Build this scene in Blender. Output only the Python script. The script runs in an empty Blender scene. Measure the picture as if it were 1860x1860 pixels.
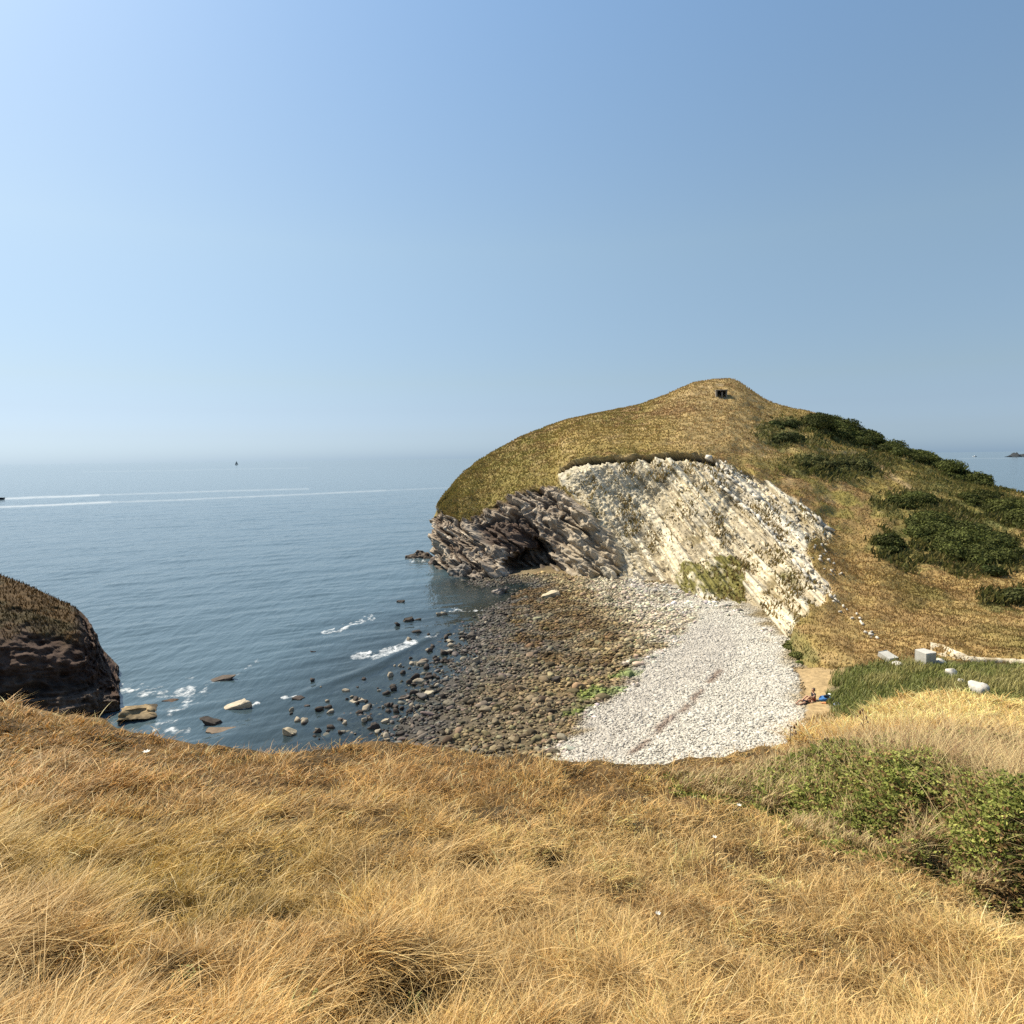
import bpy, bmesh, math, random
import numpy as np
from mathutils import Vector, Matrix, Euler

random.seed(11)
R = np.random.default_rng(11)
scene = bpy.context.scene
COL = scene.collection
F, W = 1200.0, 1860.0
CAMZ = 20.0
PITCH = math.atan(99.0 / F)
ROLL = 0.0128

# ------------------------------------------------------------------ camera
cd = bpy.data.cameras.new('camera')
cam = bpy.data.objects.new('camera', cd)
COL.objects.link(cam)
M3 = Matrix.Rotation(math.pi / 2 - PITCH, 3, 'X') @ Matrix.Rotation(-ROLL, 3, 'Z')
cam.matrix_world = Matrix.Translation((0, 0, CAMZ)) @ M3.to_4x4()
cd.sensor_width = 36.0
cd.lens = 36.0 * F / W
cd.clip_start = 0.05
cd.clip_end = 60000
scene.camera = cam
M = np.array([[M3[i][j] for j in range(3)] for i in range(3)])
CP = np.array([0, 0, CAMZ])


def ray(px, py):
    px = np.asarray(px, float); py = np.asarray(py, float)
    px, py = np.broadcast_arrays(px, py)
    d = np.stack([(px - 930) / F, (930 - py) / F, -np.ones_like(px)], -1)
    return d @ M.T


def at_y(px, py, Y):
    d = ray(px, py)
    return CP + d * (np.asarray(Y) / d[..., 1])[..., None]


def at_z(px, py, z):
    d = ray(px, py)
    return CP + d * ((np.asarray(z) - CAMZ) / d[..., 2])[..., None]


def at_yz(px, Y, z):
    """point in picture column px with depth Y and height z"""
    xc = (np.asarray(px, float) - 930) / F
    k = (z - CAMZ) / Y
    a, b, c = M[2, 0] * xc - M[2, 2], M[2, 1], 0
    e, f = M[1, 0] * xc - M[1, 2], M[1, 1]
    yc = (k * e - a) / (b - k * f)
    dx = M[0, 0] * xc + M[0, 1] * yc - M[0, 2]
    dy = e + f * yc
    return np.stack([dx / dy * Y, Y + 0 * xc, z + 0 * xc], -1)


def proj(P):
    q = (P - CP) @ M
    return 930 + F * q[..., 0] / -q[..., 2], 930 - F * q[..., 1] / -q[..., 2]


# ------------------------------------------------------------------ noise
def _h(ix, iy, iz, s):
    n = (ix * 374761393 + iy * 668265263 + iz * 2147483647 + s * 974634777) & 0xFFFFFFFF
    n = ((n ^ (n >> 13)) * 1274126177) & 0xFFFFFFFF
    n = ((n ^ (n >> 16)) * 2246822519) & 0xFFFFFFFF
    return ((n ^ (n >> 15)) & 0xFFFFFF) / float(0xFFFFFF) * 2 - 1


def vnoise(x, y, z=0.0, s=0):
    x, y, z = np.broadcast_arrays(np.asarray(x, float), np.asarray(y, float), np.asarray(z, float))
    ix, iy, iz = np.floor(x).astype(np.int64), np.floor(y).astype(np.int64), np.floor(z).astype(np.int64)
    fx, fy, fz = x - ix, y - iy, z - iz
    fx = fx * fx * fx * (fx * (fx * 6 - 15) + 10); fy = fy * fy * fy * (fy * (fy * 6 - 15) + 10); fz = fz * fz * (3 - 2 * fz)
    def L(a, b, t): return a + (b - a) * t
    c = [[[_h(ix + i, iy + j, iz + k, s) for k in (0, 1)] for j in (0, 1)] for i in (0, 1)]
    return L(L(L(c[0][0][0], c[1][0][0], fx), L(c[0][1][0], c[1][1][0], fx), fy),
             L(L(c[0][0][1], c[1][0][1], fx), L(c[0][1][1], c[1][1][1], fx), fy), fz)


def fbm(x, y, z=0.0, o=4, s=0, g=0.5):
    r, a, t = 0, 1.0, 0
    for i in range(o):
        r = r + a * vnoise(np.asarray(x) * 2 ** i + 17.3 * i, np.asarray(y) * 2 ** i - 9.1 * i, np.asarray(z) * 2 ** i, s + i)
        t += a; a *= g
    return r / t * 1.6


def inpoly(x, y, poly):
    x = np.asarray(x); y = np.asarray(y)
    r = np.zeros(x.shape, bool)
    n = len(poly)
    for i in range(n):
        x0, y0 = poly[i]; x1, y1 = poly[(i + 1) % n]
        if y0 == y1: continue
        c = ((y0 > y) != (y1 > y)) & (x < (x1 - x0) * (y - y0) / (y1 - y0) + x0)
        r ^= c
    return r


def poly_depth(px_, py_, poly):
    d_ = polydist(px_, py_, poly + [poly[0]])
    return np.where(inpoly(px_, py_, poly), d_, -d_)


def polydist(x, y, pts):
    """distance to an open polyline"""
    d = np.full(np.shape(x), 1e9)
    for (x0, y0), (x1, y1) in zip(pts[:-1], pts[1:]):
        vx, vy = x1 - x0, y1 - y0
        t = np.clip(((x - x0) * vx + (y - y0) * vy) / (vx * vx + vy * vy), 0, 1)
        d = np.minimum(d, np.hypot(x - x0 - t * vx, y - y0 - t * vy))
    return d


def sstep(a, b, x):
    t = np.clip((x - a) / (b - a), 0, 1)
    return t * t * (3 - 2 * t)


def mix(a, b, t):
    t = np.asarray(t, float)
    a = np.asarray(a, float); b = np.asarray(b, float)
    return a * (1 - t[..., None]) + b * t[..., None]


def pchip(xk, yk, x):
    xk = np.asarray(xk, float); yk = np.asarray(yk, float)
    h = np.diff(xk); d = np.diff(yk) / h
    m = np.zeros_like(yk); m[0] = d[0]; m[-1] = d[-1]
    for i in range(1, len(xk) - 1):
        if d[i - 1] * d[i] > 0:
            w1 = 2 * h[i] + h[i - 1]; w2 = h[i] + 2 * h[i - 1]
            m[i] = (w1 + w2) / (w1 / d[i - 1] + w2 / d[i])
    x = np.clip(x, xk[0], xk[-1])
    i = np.clip(np.searchsorted(xk, x) - 1, 0, len(xk) - 2)
    t = (x - xk[i]) / h[i]
    return ((1 + 2 * t) * (1 - t) ** 2 * yk[i] + t * (1 - t) ** 2 * h[i] * m[i]
            + t * t * (3 - 2 * t) * yk[i + 1] + t * t * (t - 1) * h[i] * m[i + 1])


# ------------------------------------------------------------------ object helpers
def meta(o, label=None, cat=None, group=None, kind=None):
    if label: o['label'] = label
    if cat: o['category'] = cat
    if group: o['group'] = group
    if kind: o['kind'] = kind
    return o


def mesh_np(name, V, quads=None, tris=None, col=None, mat=None, smooth=True, parent=None, attrs=None):
    V = np.asarray(V, np.float32).reshape(-1, 3)
    me = bpy.data.meshes.new(name)
    nq = 0 if quads is None else len(quads)
    nt = 0 if tris is None else len(tris)
    me.vertices.add(len(V)); me.vertices.foreach_set('co', V.ravel())
    loops = []
    if nq: loops.append(np.asarray(quads, np.int32).ravel())
    if nt: loops.append(np.asarray(tris, np.int32).ravel())
    loops = np.concatenate(loops)
    me.loops.add(len(loops)); me.loops.foreach_set('vertex_index', loops)
    me.polygons.add(nq + nt)
    st = np.concatenate([np.arange(nq) * 4, nq * 4 + np.arange(nt) * 3]).astype(np.int32)
    me.polygons.foreach_set('loop_start', st)
    if smooth: me.polygons.foreach_set('use_smooth', np.ones(nq + nt, bool))
    if col is not None:
        a = me.attributes.new('Col', 'FLOAT_COLOR', 'POINT')
        c = np.ones((len(V), 4), np.float32); c[:, :3] = np.clip(np.asarray(col).reshape(-1, 3), 0, 1)
        a.data.foreach_set('color', c.ravel())
    for k, v in (attrs or {}).items():
        a = me.attributes.new(k, 'FLOAT', 'POINT'); a.data.foreach_set('value', np.asarray(v, np.float32).ravel())
    me.update(); me.validate()
    o = bpy.data.objects.new(name, me); COL.objects.link(o)
    if mat: me.materials.append(mat)
    if parent: o.parent = parent
    return o


def grid_quads(nr, nc):
    i = np.arange(nr * nc).reshape(nr, nc)
    return np.stack([i[:-1, :-1], i[:-1, 1:], i[1:, 1:], i[1:, :-1]], -1).reshape(-1, 4)


def empty(name, loc, rz=0.0):
    o = bpy.data.objects.new(name, None); COL.objects.link(o)
    o.location = loc; o.rotation_euler = (0, 0, rz); o.empty_display_size = 0.3
    return o


def bm_obj(name, bm, mat, parent=None, smooth=False):
    me = bpy.data.meshes.new(name); bm.to_mesh(me); bm.free()
    if smooth: me.polygons.foreach_set('use_smooth', [True] * len(me.polygons))
    if mat: me.materials.append(mat)
    o = bpy.data.objects.new(name, me); COL.objects.link(o)
    if parent: o.parent = parent
    return o


def bm_box(bm, c, s, rot=None, bevel=0.0):
    r = bmesh.ops.create_cube(bm, size=1.0)
    vs = r['verts']
    bmesh.ops.scale(bm, vec=s, verts=vs)
    if bevel:
        es = list({e for v in vs for e in v.link_edges})
        q = bmesh.ops.bevel(bm, geom=es, offset=bevel, segments=2, affect='EDGES', profile=0.6)
        vs = list({v for f in q['faces'] for v in f.verts} | {v for v in vs if v.is_valid})
    if rot: bmesh.ops.rotate(bm, cent=(0, 0, 0), matrix=Euler(rot).to_matrix(), verts=vs)
    bmesh.ops.translate(bm, vec=c, verts=vs)
    return vs


# ------------------------------------------------------------------ materials
def mat_new(name):
    m = bpy.data.materials.new(name); m.use_nodes = True
    nt = m.node_tree; nt.nodes.clear()
    out = nt.nodes.new('ShaderNodeOutputMaterial')
    return m, nt, out


def N(nt, t, **kw):
    n = nt.nodes.new(t)
    for k, v in kw.items():
        if k in n.inputs: n.inputs[k].default_value = v
        else: setattr(n, k, v)
    return n


def attr_mat(name, rough=0.9, spec=0.15, nscale=3.0, namt=0.35, bump=0.3, bdist=0.1, bscale=None, translucent=0.0):
    """albedo from the baked 'Col' attribute, broken up by object space noise, with noise bump"""
    m, nt, out = mat_new(name)
    a = N(nt, 'ShaderNodeAttribute', attribute_name='Col')
    tc = N(nt, 'ShaderNodeTexCoord')
    n1 = N(nt, 'ShaderNodeTexNoise', Scale=nscale, Detail=6.0, Roughness=0.65)
    nt.links.new(tc.outputs['Object'], n1.inputs['Vector'])
    mr = N(nt, 'ShaderNodeMapRange'); mr.inputs['From Min'].default_value = 0.3; mr.inputs['From Max'].default_value = 0.7
    mr.inputs['To Min'].default_value = 1 - namt; mr.inputs['To Max'].default_value = 1 + namt
    nt.links.new(n1.outputs['Fac'], mr.inputs['Value'])
    mx = N(nt, 'ShaderNodeVectorMath', operation='SCALE')
    nt.links.new(a.outputs['Color'], mx.inputs[0]); nt.links.new(mr.outputs['Result'], mx.inputs['Scale'])
    p = N(nt, 'ShaderNodeBsdfPrincipled'); p.inputs['Roughness'].default_value = rough
    p.inputs['Specular IOR Level'].default_value = spec
    nt.links.new(mx.outputs['Vector'], p.inputs['Base Color'])
    if bump:
        n2 = N(nt, 'ShaderNodeTexNoise', Scale=bscale or nscale * 1.7, Detail=5.0, Roughness=0.6)
        nt.links.new(tc.outputs['Object'], n2.inputs['Vector'])
        b = N(nt, 'ShaderNodeBump', Strength=bump, Distance=bdist)
        nt.links.new(n2.outputs['Fac'], b.inputs['Height']); nt.links.new(b.outputs['Normal'], p.inputs['Normal'])
    sh = p.outputs['BSDF']
    if translucent:
        t = N(nt, 'ShaderNodeBsdfTranslucent'); nt.links.new(mx.outputs['Vector'], t.inputs['Color'])
        ms = N(nt, 'ShaderNodeMixShader'); ms.inputs['Fac'].default_value = translucent
        nt.links.new(sh, ms.inputs[1]); nt.links.new(t.outputs['BSDF'], ms.inputs[2]); sh = ms.outputs['Shader']
    nt.links.new(sh, out.inputs['Surface'])
    return m


def flat_mat(name, c, rough=0.8, nscale=6.0, namt=0.2, bump=0.2, bdist=0.02, spec=0.3):
    m, nt, out = mat_new(name)
    tc = N(nt, 'ShaderNodeTexCoord')
    n1 = N(nt, 'ShaderNodeTexNoise', Scale=nscale, Detail=6.0, Roughness=0.7)
    nt.links.new(tc.outputs['Object'], n1.inputs['Vector'])
    cr = N(nt, 'ShaderNodeValToRGB')
    cr.color_ramp.elements[0].position = 0.3; cr.color_ramp.elements[1].position = 0.7
    cr.color_ramp.elements[0].color = (*[x * (1 - namt) for x in c], 1)
    cr.color_ramp.elements[1].color = (*[min(1, x * (1 + namt)) for x in c], 1)
    nt.links.new(n1.outputs['Fac'], cr.inputs['Fac'])
    p = N(nt, 'ShaderNodeBsdfPrincipled'); p.inputs['Roughness'].default_value = rough
    p.inputs['Specular IOR Level'].default_value = spec
    nt.links.new(cr.outputs['Color'], p.inputs['Base Color'])
    if bump:
        b = N(nt, 'ShaderNodeBump', Strength=bump, Distance=bdist)
        nt.links.new(n1.outputs['Fac'], b.inputs['Height']); nt.links.new(b.outputs['Normal'], p.inputs['Normal'])
    nt.links.new(p.outputs['BSDF'], out.inputs['Surface'])
    return m


MAT_HILL = attr_mat('headland_surface', nscale=1.3, namt=0.3, bump=0.5, bdist=0.35, bscale=1.6)
MAT_CLIFF = attr_mat('dark_cliff', nscale=1.6, namt=0.45, bump=0.6, bdist=0.3, bscale=1.5)
MAT_BEACH = attr_mat('beach_ground', nscale=2.5, namt=0.35, bump=0.7, bdist=0.12, bscale=3.5)
MAT_STONE = attr_mat('stone', nscale=4.0, namt=0.22, bump=0.5, bdist=0.04, bscale=7.0, rough=0.8)
MAT_SOIL = attr_mat('turf_soil', nscale=6.0, namt=0.4, bump=0.6, bdist=0.05, bscale=20.0)
MAT_GRASS = attr_mat('grass_blade', nscale=9.0, namt=0.2, bump=0, translucent=0.22, rough=0.6, spec=0.35)
MAT_TUFT = attr_mat('far_grass', nscale=1.0, namt=0.2, bump=0, translucent=0.3, rough=0.8)
MAT_LEAF = attr_mat('leaf', nscale=2.0, namt=0.3, bump=0, translucent=0.22, rough=0.75, spec=0.12)
MAT_CONC = flat_mat('pale_concrete', (0.48, 0.46, 0.41), nscale=3.0, namt=0.16, bump=0.35, bdist=0.05)

# ------------------------------------------------------------------ sky, sun
SUN_AZ, SUN_EL = math.radians(-56), math.radians(49)     # azimuth measured from +Y towards +X
w = bpy.data.worlds.new('World'); scene.world = w; w.use_nodes = True
nt = w.node_tree
bg = nt.nodes['Background']
sky = nt.nodes.new('ShaderNodeTexSky'); sky.sky_type = 'NISHITA'; sky.sun_disc = False
sky.sun_elevation = SUN_EL; sky.sun_rotation = SUN_AZ
sky.altitude = 0; sky.air_density = 1.0; sky.dust_density = 0.6; sky.ozone_density = 3.0
# cool the low sky: the haze over the sea scatters blue-white rather than yellow
tcw = nt.nodes.new('ShaderNodeTexCoord'); sxyz = nt.nodes.new('ShaderNodeSeparateXYZ'); rmp = nt.nodes.new('ShaderNodeValToRGB')
els = rmp.color_ramp.elements
els[0].position = 0.0; els[0].color = (.48, .69, 1.12, 1); els[1].position = .62; els[1].color = (1.15, 1.24, 1.15, 1)
for p_, c_ in ((.02, (.505, .65, .97, 1)), (.036, (.525, .62, .86, 1)), (.07, (.59, .625, .75, 1)), (.11, (.695, .685, .69, 1)), (.29, (1.05, .99, .83, 1))):
    e_ = els.new(p_); e_.color = c_
vm = nt.nodes.new('ShaderNodeVectorMath'); vm.operation = 'MULTIPLY'
nt.links.new(tcw.outputs['Generated'], sxyz.inputs[0]); nt.links.new(sxyz.outputs['Z'], rmp.inputs['Fac'])
nt.links.new(sky.outputs['Color'], vm.inputs[0]); nt.links.new(rmp.outputs['Color'], vm.inputs[1])
nt.links.new(vm.outputs['Vector'], bg.inputs['Color']); bg.inputs['Strength'].default_value = 0.095
sd = bpy.data.lights.new('sun', 'SUN'); sd.energy = 5.0; sd.angle = math.radians(0.5); sd.color = (1.0, 0.90, 0.72)
so = bpy.data.objects.new('sun', sd); COL.objects.link(so)
sv = Vector((math.sin(SUN_AZ) * math.cos(SUN_EL), math.cos(SUN_AZ) * math.cos(SUN_EL), math.sin(SUN_EL)))
so.rotation_euler = sv.to_track_quat('Z', 'Y').to_euler(); so.location = (0, 0, 90)
scene.view_settings.view_transform = 'Standard'; scene.view_settings.look = 'None'
scene.view_settings.exposure = 0.68; scene.view_settings.gamma = 1.0
scene.cycles.max_bounces = 6; scene.cycles.transparent_max_bounces = 8
scene.cycles.use_denoising = False

# ================================================================== headland
# control columns: px, base (py, z), cliff top (py, Y), ridge (py, Y)
HC = [
    (788, (1020, -0.5), (945, 132), (938, 133)),
    (797, (1032, -0.5), (938, 129), (914, 133)),
    (815, (1042, -0.3), (942, 126), (890, 138)),
    (835, (1048, 0.0), (945, 125), (866, 143)),
    (855, (1050, 0.0), (942, 126), (847, 147)),
    (880, (1048, 0.2), (928, 128), (830, 152)),
    (910, (1045, 0.4), (912, 127), (814, 156)),
    (940, (1040, 0.5), (897, 126), (797, 160)),
    (975, (1038, 0.6), (888, 125), (781, 163)),
    (1010, (1038, 0.8), (876, 124), (769, 166)),
    (1022, (1038, 0.8), (850, 123), (766, 166)),
    (1060, (1046, 1.0), (836, 119), (756, 169)),
    (1120, (1048, 1.2), (830, 117), (743, 173)),
    (1160, (1050, 1.3), (828, 116), (735, 175)),
    (1200, (1055, 1.5), (826, 114), (721, 177)),
    (1240, (1072, 2.0), (825, 112), (703, 180)),
    (1262, (1082, 2.0), (828, 111), (694, 181)),
    (1290, (1092, 2.0), (832, 110), (690, 182)),
    (1322, (1098, 2.0), (846, 108), (688, 182)),
    (1340, (1104, 2.0), (856, 107), (693, 181)),
    (1370, (1122, 2.0), (867, 105), (713, 178)),
    (1400, (1146, 2.0), (882, 103), (731, 175)),
    (1440, (1190, 2.4), (910, 99), (742, 171)),
    (1480, (1208, 2.8), (940, 95), (752, 168)),
    (1520, (1216, 3.0), (975, 91), (775, 164)),
    (1560, (1216, 3.0), (1000, 87), (795, 160)),
    (1600, (1202, 3.2), (1010, 85), (812, 157)),
    (1650, (1196, 3.3), (1020, 84), (827, 153)),
    (1700, (1194, 3.4), (1025, 83), (850, 149)),
    (1750, (1198, 3.4), (1030, 82), (870, 144)),
    (1800, (1204, 3.4), (1035, 81), (886, 138)),
    (1860, (1206, 3.5), (1040, 80), (897, 131)),
    (1980, (1210, 3.6), (1050, 79), (912, 125)),
    (2200, (1215, 3.6), (1060, 78), (925, 118)),
]
cpx = np.array([c[0] for c in HC], float)
rows = []
base = at_z(cpx, [c[1][0] for c in HC], np.array([c[1][1] for c in HC]))
top = at_y(cpx, [c[2][0] for c in HC], np.array([c[2][1] for c in HC], float))
rid = at_y(cpx, [c[3][0] for c in HC], np.array([c[3][1] for c in HC], float))
bY, bZ, tY, tZ, rY, rZ = base[:, 1], base[:, 2], top[:, 1], top[:, 2], rid[:, 1], rid[:, 2]
L = lambda a, b, t: a + (b - a) * t
steep = np.interp(cpx, [780, 1000, 1080, 1400, 1520, 2000], [1.0, 1.0, -0.2, -0.8, -1.2, -1.2])
bul = np.interp(cpx, [780, 900, 1100, 1300, 1500, 1700, 2200], [0.6, 1.6, 1.8, -0.6, 1.2, 1.6, 1.6])
RW = [
    (bY - 1.5, bZ - 4.0),
    (bY, bZ),
    (L(bY, tY, .33) - 0.5 * steep, L(bZ, tZ, .33) + 0.7 * steep),
    (L(bY, tY, .68) - 0.6 * steep, L(bZ, tZ, .68) + 0.7 * steep),
    (tY, tZ),
    (L(tY, rY, .33), L(tZ, rZ, .33) + bul),
    (L(tY, rY, .68), L(tZ, rZ, .68) + bul * 0.8),
    (rY, rZ),
    (rY + 14, rZ - 2.2),
    (rY + 40, rZ * 0.55),
    (rY + 75, np.full_like(rZ, -4.0)),
]
hpx = np.concatenate([np.arange(788, 830, 0.8), np.arange(830, 1900, 2.0), np.arange(1900, 2201, 6.0)])
vv = np.concatenate([np.linspace(0, 1, 8, endpoint=False), np.linspace(1, 4, 170, endpoint=False),
                     np.linspace(4, 7, 150, endpoint=False), np.linspace(7, 10, 26)])


def build_rows(RW, cpx, hpx, vv):
    Yk = np.array([pchip(cpx, r[0], hpx) for r in RW]); Zk = np.array([pchip(cpx, r[1], hpx) for r in RW])
    n = len(RW)
    def tang(A):
        T = np.empty_like(A); T[1:-1] = 0.5 * (A[2:] - A[:-2]); T[0] = A[1] - A[0]; T[-1] = A[-1] - A[-2]
        return T
    i = np.clip(np.floor(vv).astype(int), 0, n - 2); t = (vv - i)[:, None]
    h00, h10, h01, h11 = (1 + 2 * t) * (1 - t) ** 2, t * (1 - t) ** 2, t * t * (3 - 2 * t), t * t * (t - 1)
    def ev(A):
        T = tang(A)
        return h00 * A[i] + h10 * T[i] + h01 * A[i + 1] + h11 * T[i + 1]
    return ev(Yk), ev(Zk)


HY, HZ = build_rows(RW, cpx, hpx, vv)
HPX = np.broadcast_to(hpx, HY.shape).copy()
P = at_yz(HPX, HY, HZ)
px, py = proj(P)
x, y, z = P[..., 0], P[..., 1], P[..., 2]
front = (vv <= 7.001)[:, None] & np.ones_like(px, bool)

CHALK = [(1012, 856), (1025, 845), (1040, 837), (1070, 832), (1100, 831), (1150, 829), (1200, 826), (1240, 823), (1290, 829), (1330, 846),
         (1370, 864), (1410, 886), (1450, 912), (1490, 942), (1514, 968), (1502, 985), (1474, 985), (1465, 1010), (1478, 1040),
         (1500, 1060), (1512, 1085), (1500, 1102), (1470, 1102), (1445, 1130), (1425, 1165), (1410, 1190), (1340, 1140), (1250, 1110),
         (1180, 1075), (1100, 1065), (1080, 1048), (1128, 1036), (1125, 992), (1105, 962), (1075, 932), (1045, 906), (1020, 880)]
ROCK = [(770, 1100), (775, 960), (795, 915), (802, 930), (815, 940), (850, 947), (880, 931), (905, 915), (940, 898), (975, 890), (1004, 881), (1020, 890),
        (1042, 908), (1060, 922), (1082, 940), (1108, 964), (1126, 992), (1130, 1036), (1085, 1060), (1010, 1075), (900, 1100)]
MAROON_SHADE = [(872, 955), (900, 935), (935, 925), (968, 950), (985, 975), (960, 1000), (925, 1000), (885, 985)]
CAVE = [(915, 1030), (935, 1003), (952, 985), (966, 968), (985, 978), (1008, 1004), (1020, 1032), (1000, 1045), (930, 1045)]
GPATCH = [(1240, 1012), (1275, 1000), (1330, 1010), (1348, 1040), (1338, 1070), (1345, 1100), (1290, 1110), (1230, 1075), (1213, 1050)]

wx = 9 * fbm(x * .25, z * .25, y * .1, 3, 5); wy = 7 * fbm(x * .25, z * .25, y * .1, 3, 9)
wx2 = 3.0 * fbm(x * .8, z * .8, y * .3, 3, 25); wy2 = 3.0 * fbm(x * .8, z * .8, y * .3, 3, 29)
lipfix = sstep(0, 1, np.where((px > 1000) & (px < 1260) & (py < 870), 0.25, 1.0))
qx, qy = px + wx2 * lipfix, py + wy2 * lipfix * 1.0
# the turf at the right hand edge of the chalk is ragged
rag = sstep(1250, 1420, px)
qx = qx + wx * rag; qy = qy + wy * rag
chalk = inpoly(qx, qy, CHALK) & front
rock = inpoly(qx, qy, ROCK) & front & ~chalk
gpatch = sstep(-.15, .35, fbm(x * .5, z * .5, y * .2, 4, 33) + 0.7 * (inpoly(px + 2 * wx, py + 2 * wy, GPATCH) * 2 - 1) - 0.1) * chalk
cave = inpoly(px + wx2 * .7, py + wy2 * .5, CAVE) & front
maroon_shade = inpoly(px + wx, py + wy, MAROON_SHADE) & front


def blur(A, n=1):
    A = A.astype(float)
    for _ in range(n):
        A = (np.roll(A, 1, 0) + np.roll(A, -1, 0) + np.roll(A, 1, 1) + np.roll(A, -1, 1) + 2 * A) / 6
    return A


chs, rks, cvs = blur(chalk, 1), blur(rock, 2), blur(cave, 5)
# ---- strata coordinates (bedding dips down to the right)
A1 = math.radians(46)
def _near(a, b): return P[np.unravel_index(np.argmin((px - a) ** 2 + (py - b) ** 2 + 1e7 * ~front), px.shape)]
_d1 = _near(1437, 1014) - _near(1297, 872); _d1 /= np.linalg.norm(_d1)
_n1 = np.cross(_d1, np.array([.25, 1, -.1])); _n1 /= np.linalg.norm(_n1)
sbc = (P @ _n1) * np.sign(_n1[2])                       # bedding of the chalk
sb = (x * math.sin(A1) + z * math.cos(A1)) + 0.12 * y     # bedding of the dark strata
_t = sstep(1040, 1240, px)
sa = x * math.cos(A1) - z * math.sin(A1)
wob = 0.35 * fbm(sa * .15, sb * .2, y * .05, 3, 41)
lay = .75 * fbm((sb + wob) * .55, sa * 0.06, y * .02, 3, 51, 0.55) + .5 * fbm((sb + wob) * 1.7, sa * 0.12, y * .04, 3, 53, 0.6)
lay2 = fbm((sb + wob) * 3.2, sa * 0.5, y * .1, 3, 61)
blk = fbm(sb * .9, sa * .8, y * .3, 4, 71)
rub = .55 * fbm(sa * 1.6, sb * .6, y * .35, 4, 81, 0.6) + .55 * fbm(sa * 3.2, sb * 1.6, y * .9, 3, 83, 0.6)
str1 = fbm((sbc + .3 * wob) * 1.0, sa * .035, y * .01, 3, 55, .6); str2 = fbm((sbc + .2 * wob) * 2.6, sa * .12, y * .04, 2, 57, .6)
gul = fbm(sa * .35, sb * .12, y * .15, 3, 91)       # gullies running down the chalk
nv = np.array([-0.55, -0.62, 0.56])
d = rks * (2.0 * lay + 0.32 * lay2 + 0.9 * blk + 0.4 * rub) + chs * (0.88 * np.tanh(2.0 * str1) * (.3 + .7 * _t) + 0.42 * str2 + 0.38 * rub + 0.45 * gul)
d -= chs * 0.55                                     # chalk is eroded back behind the turf
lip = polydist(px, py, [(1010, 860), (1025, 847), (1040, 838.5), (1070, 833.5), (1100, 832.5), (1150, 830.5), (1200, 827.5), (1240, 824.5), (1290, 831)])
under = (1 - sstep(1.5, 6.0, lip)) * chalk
d -= under * 1.1
d -= blur(maroon_shade, 6) * 1.8
hum = fbm(x * .16, y * .16, z * .1, 3, 101) * 0.45 + fbm(x * .55, y * .55, z * .4, 3, 111) * 0.30 + .22 * fbm(x * .12, z * 1.1, y * .12, 3, 113)
grassy = (1 - chs) * (1 - rks)
P += nv * d[..., None]
P[..., 1] += cvs * 5.5
P[..., 2] += hum * grassy * np.interp(vv, [0, 2, 6, 7, 10], [1, 1, 1, .35, .5])[:, None]
P[..., 0] += (rks * 0.9 * fbm(z * .7, y * .3, 3.3, 4, 121))

# ---- albedo of the headland
g1 = fbm(x * .06, y * .06, z * .05, 4, 201); g2 = fbm(x * .3, y * .3, z * .3, 4, 211); g3 = fbm(x * 1.3, y * 1.3, z * 1.3, 3, 221)
TAN, OLV, BRN, GLD, GRN = (0.365, 0.26, 0.115), (0.215, 0.178, 0.052), (0.255, 0.158, 0.068), (0.29, 0.21, 0.072), (0.110, 0.115, 0.036)
c = mix(np.broadcast_to(GLD, P.shape), OLV, sstep(-.5, .6, g1 + .3 * g2))
c = mix(c, TAN, sstep(1150, 1250, px + 60 * g1) * sstep(1480, 1330, px + 80 * g2) * sstep(860, 800, py) * .85)
c = mix(c, BRN, sstep(-.05, .7, g2 * .8 + g3 * .4 + .5 * g1) * .85)
c = mix(c, (.45, .33, .17), sstep(.25, .8, fbm(x * .2, z * .9, y * .2, 4, 223)) * .5)
c = mix(c, OLV, sstep(1180, 900, px) * sstep(760, 860, py + 20 * g1) * .55)
lowr = sstep(1440, 1540, px + 40 * g1) * sstep(930, 1010, py + 40 * g2)
c = mix(c, mix(np.broadcast_to((0.28, 0.18, 0.074), P.shape), (0.36, 0.255, 0.10), sstep(-.3, .6, g2 + .5 * g3)), lowr * .9)
c = mix(c, (0.12, 0.115, 0.03), sstep(.05, .55, fbm(x * .09, y * .09, 2.2, 4, 231)) * sstep(1560, 1700, px) * .65)
for poly in ([(1440, 830), (1500, 820), (1590, 825), (1590, 865), (1520, 875), (1450, 855)], [(1370, 770), (1440, 755), (1470, 800), (1430, 815), (1380, 800)],
             [(1590, 975), (1630, 968), (1645, 1005), (1600, 1012)], [(1415, 1150), (1450, 1185), (1470, 1205), (1430, 1210), (1400, 1165)],
             [(1415, 1145), (1440, 1150), (1490, 1195), (1480, 1215), (1440, 1205)]):
    c = mix(c, GRN, blur(inpoly(px + wx, py + wy, poly), 6) * (.55 + .35 * np.clip(g3, -1, 1)))
for (cx_, cy_, hw_, hh_) in ((1530, 800, 95, 22), (1425, 785, 55, 30), (1520, 848, 95, 26), (1640, 830, 80, 22), (1740, 862, 90, 26), (1650, 915, 65, 20), (1740, 985, 140, 62), (1617, 990, 40, 26), (1815, 925, 90, 36), (1838, 1085, 60, 24), (1700, 900, 60, 14)):
    e_ = ((px + 2.2 * wx - cx_) / hw_) ** 2 + ((py + 1.6 * wy - cy_) / hh_) ** 2
    c = mix(c, GRN, sstep(1.15, .5, e_) * sstep(-.6, .3, g3 + .6 * g2) * .75 * front)
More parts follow.
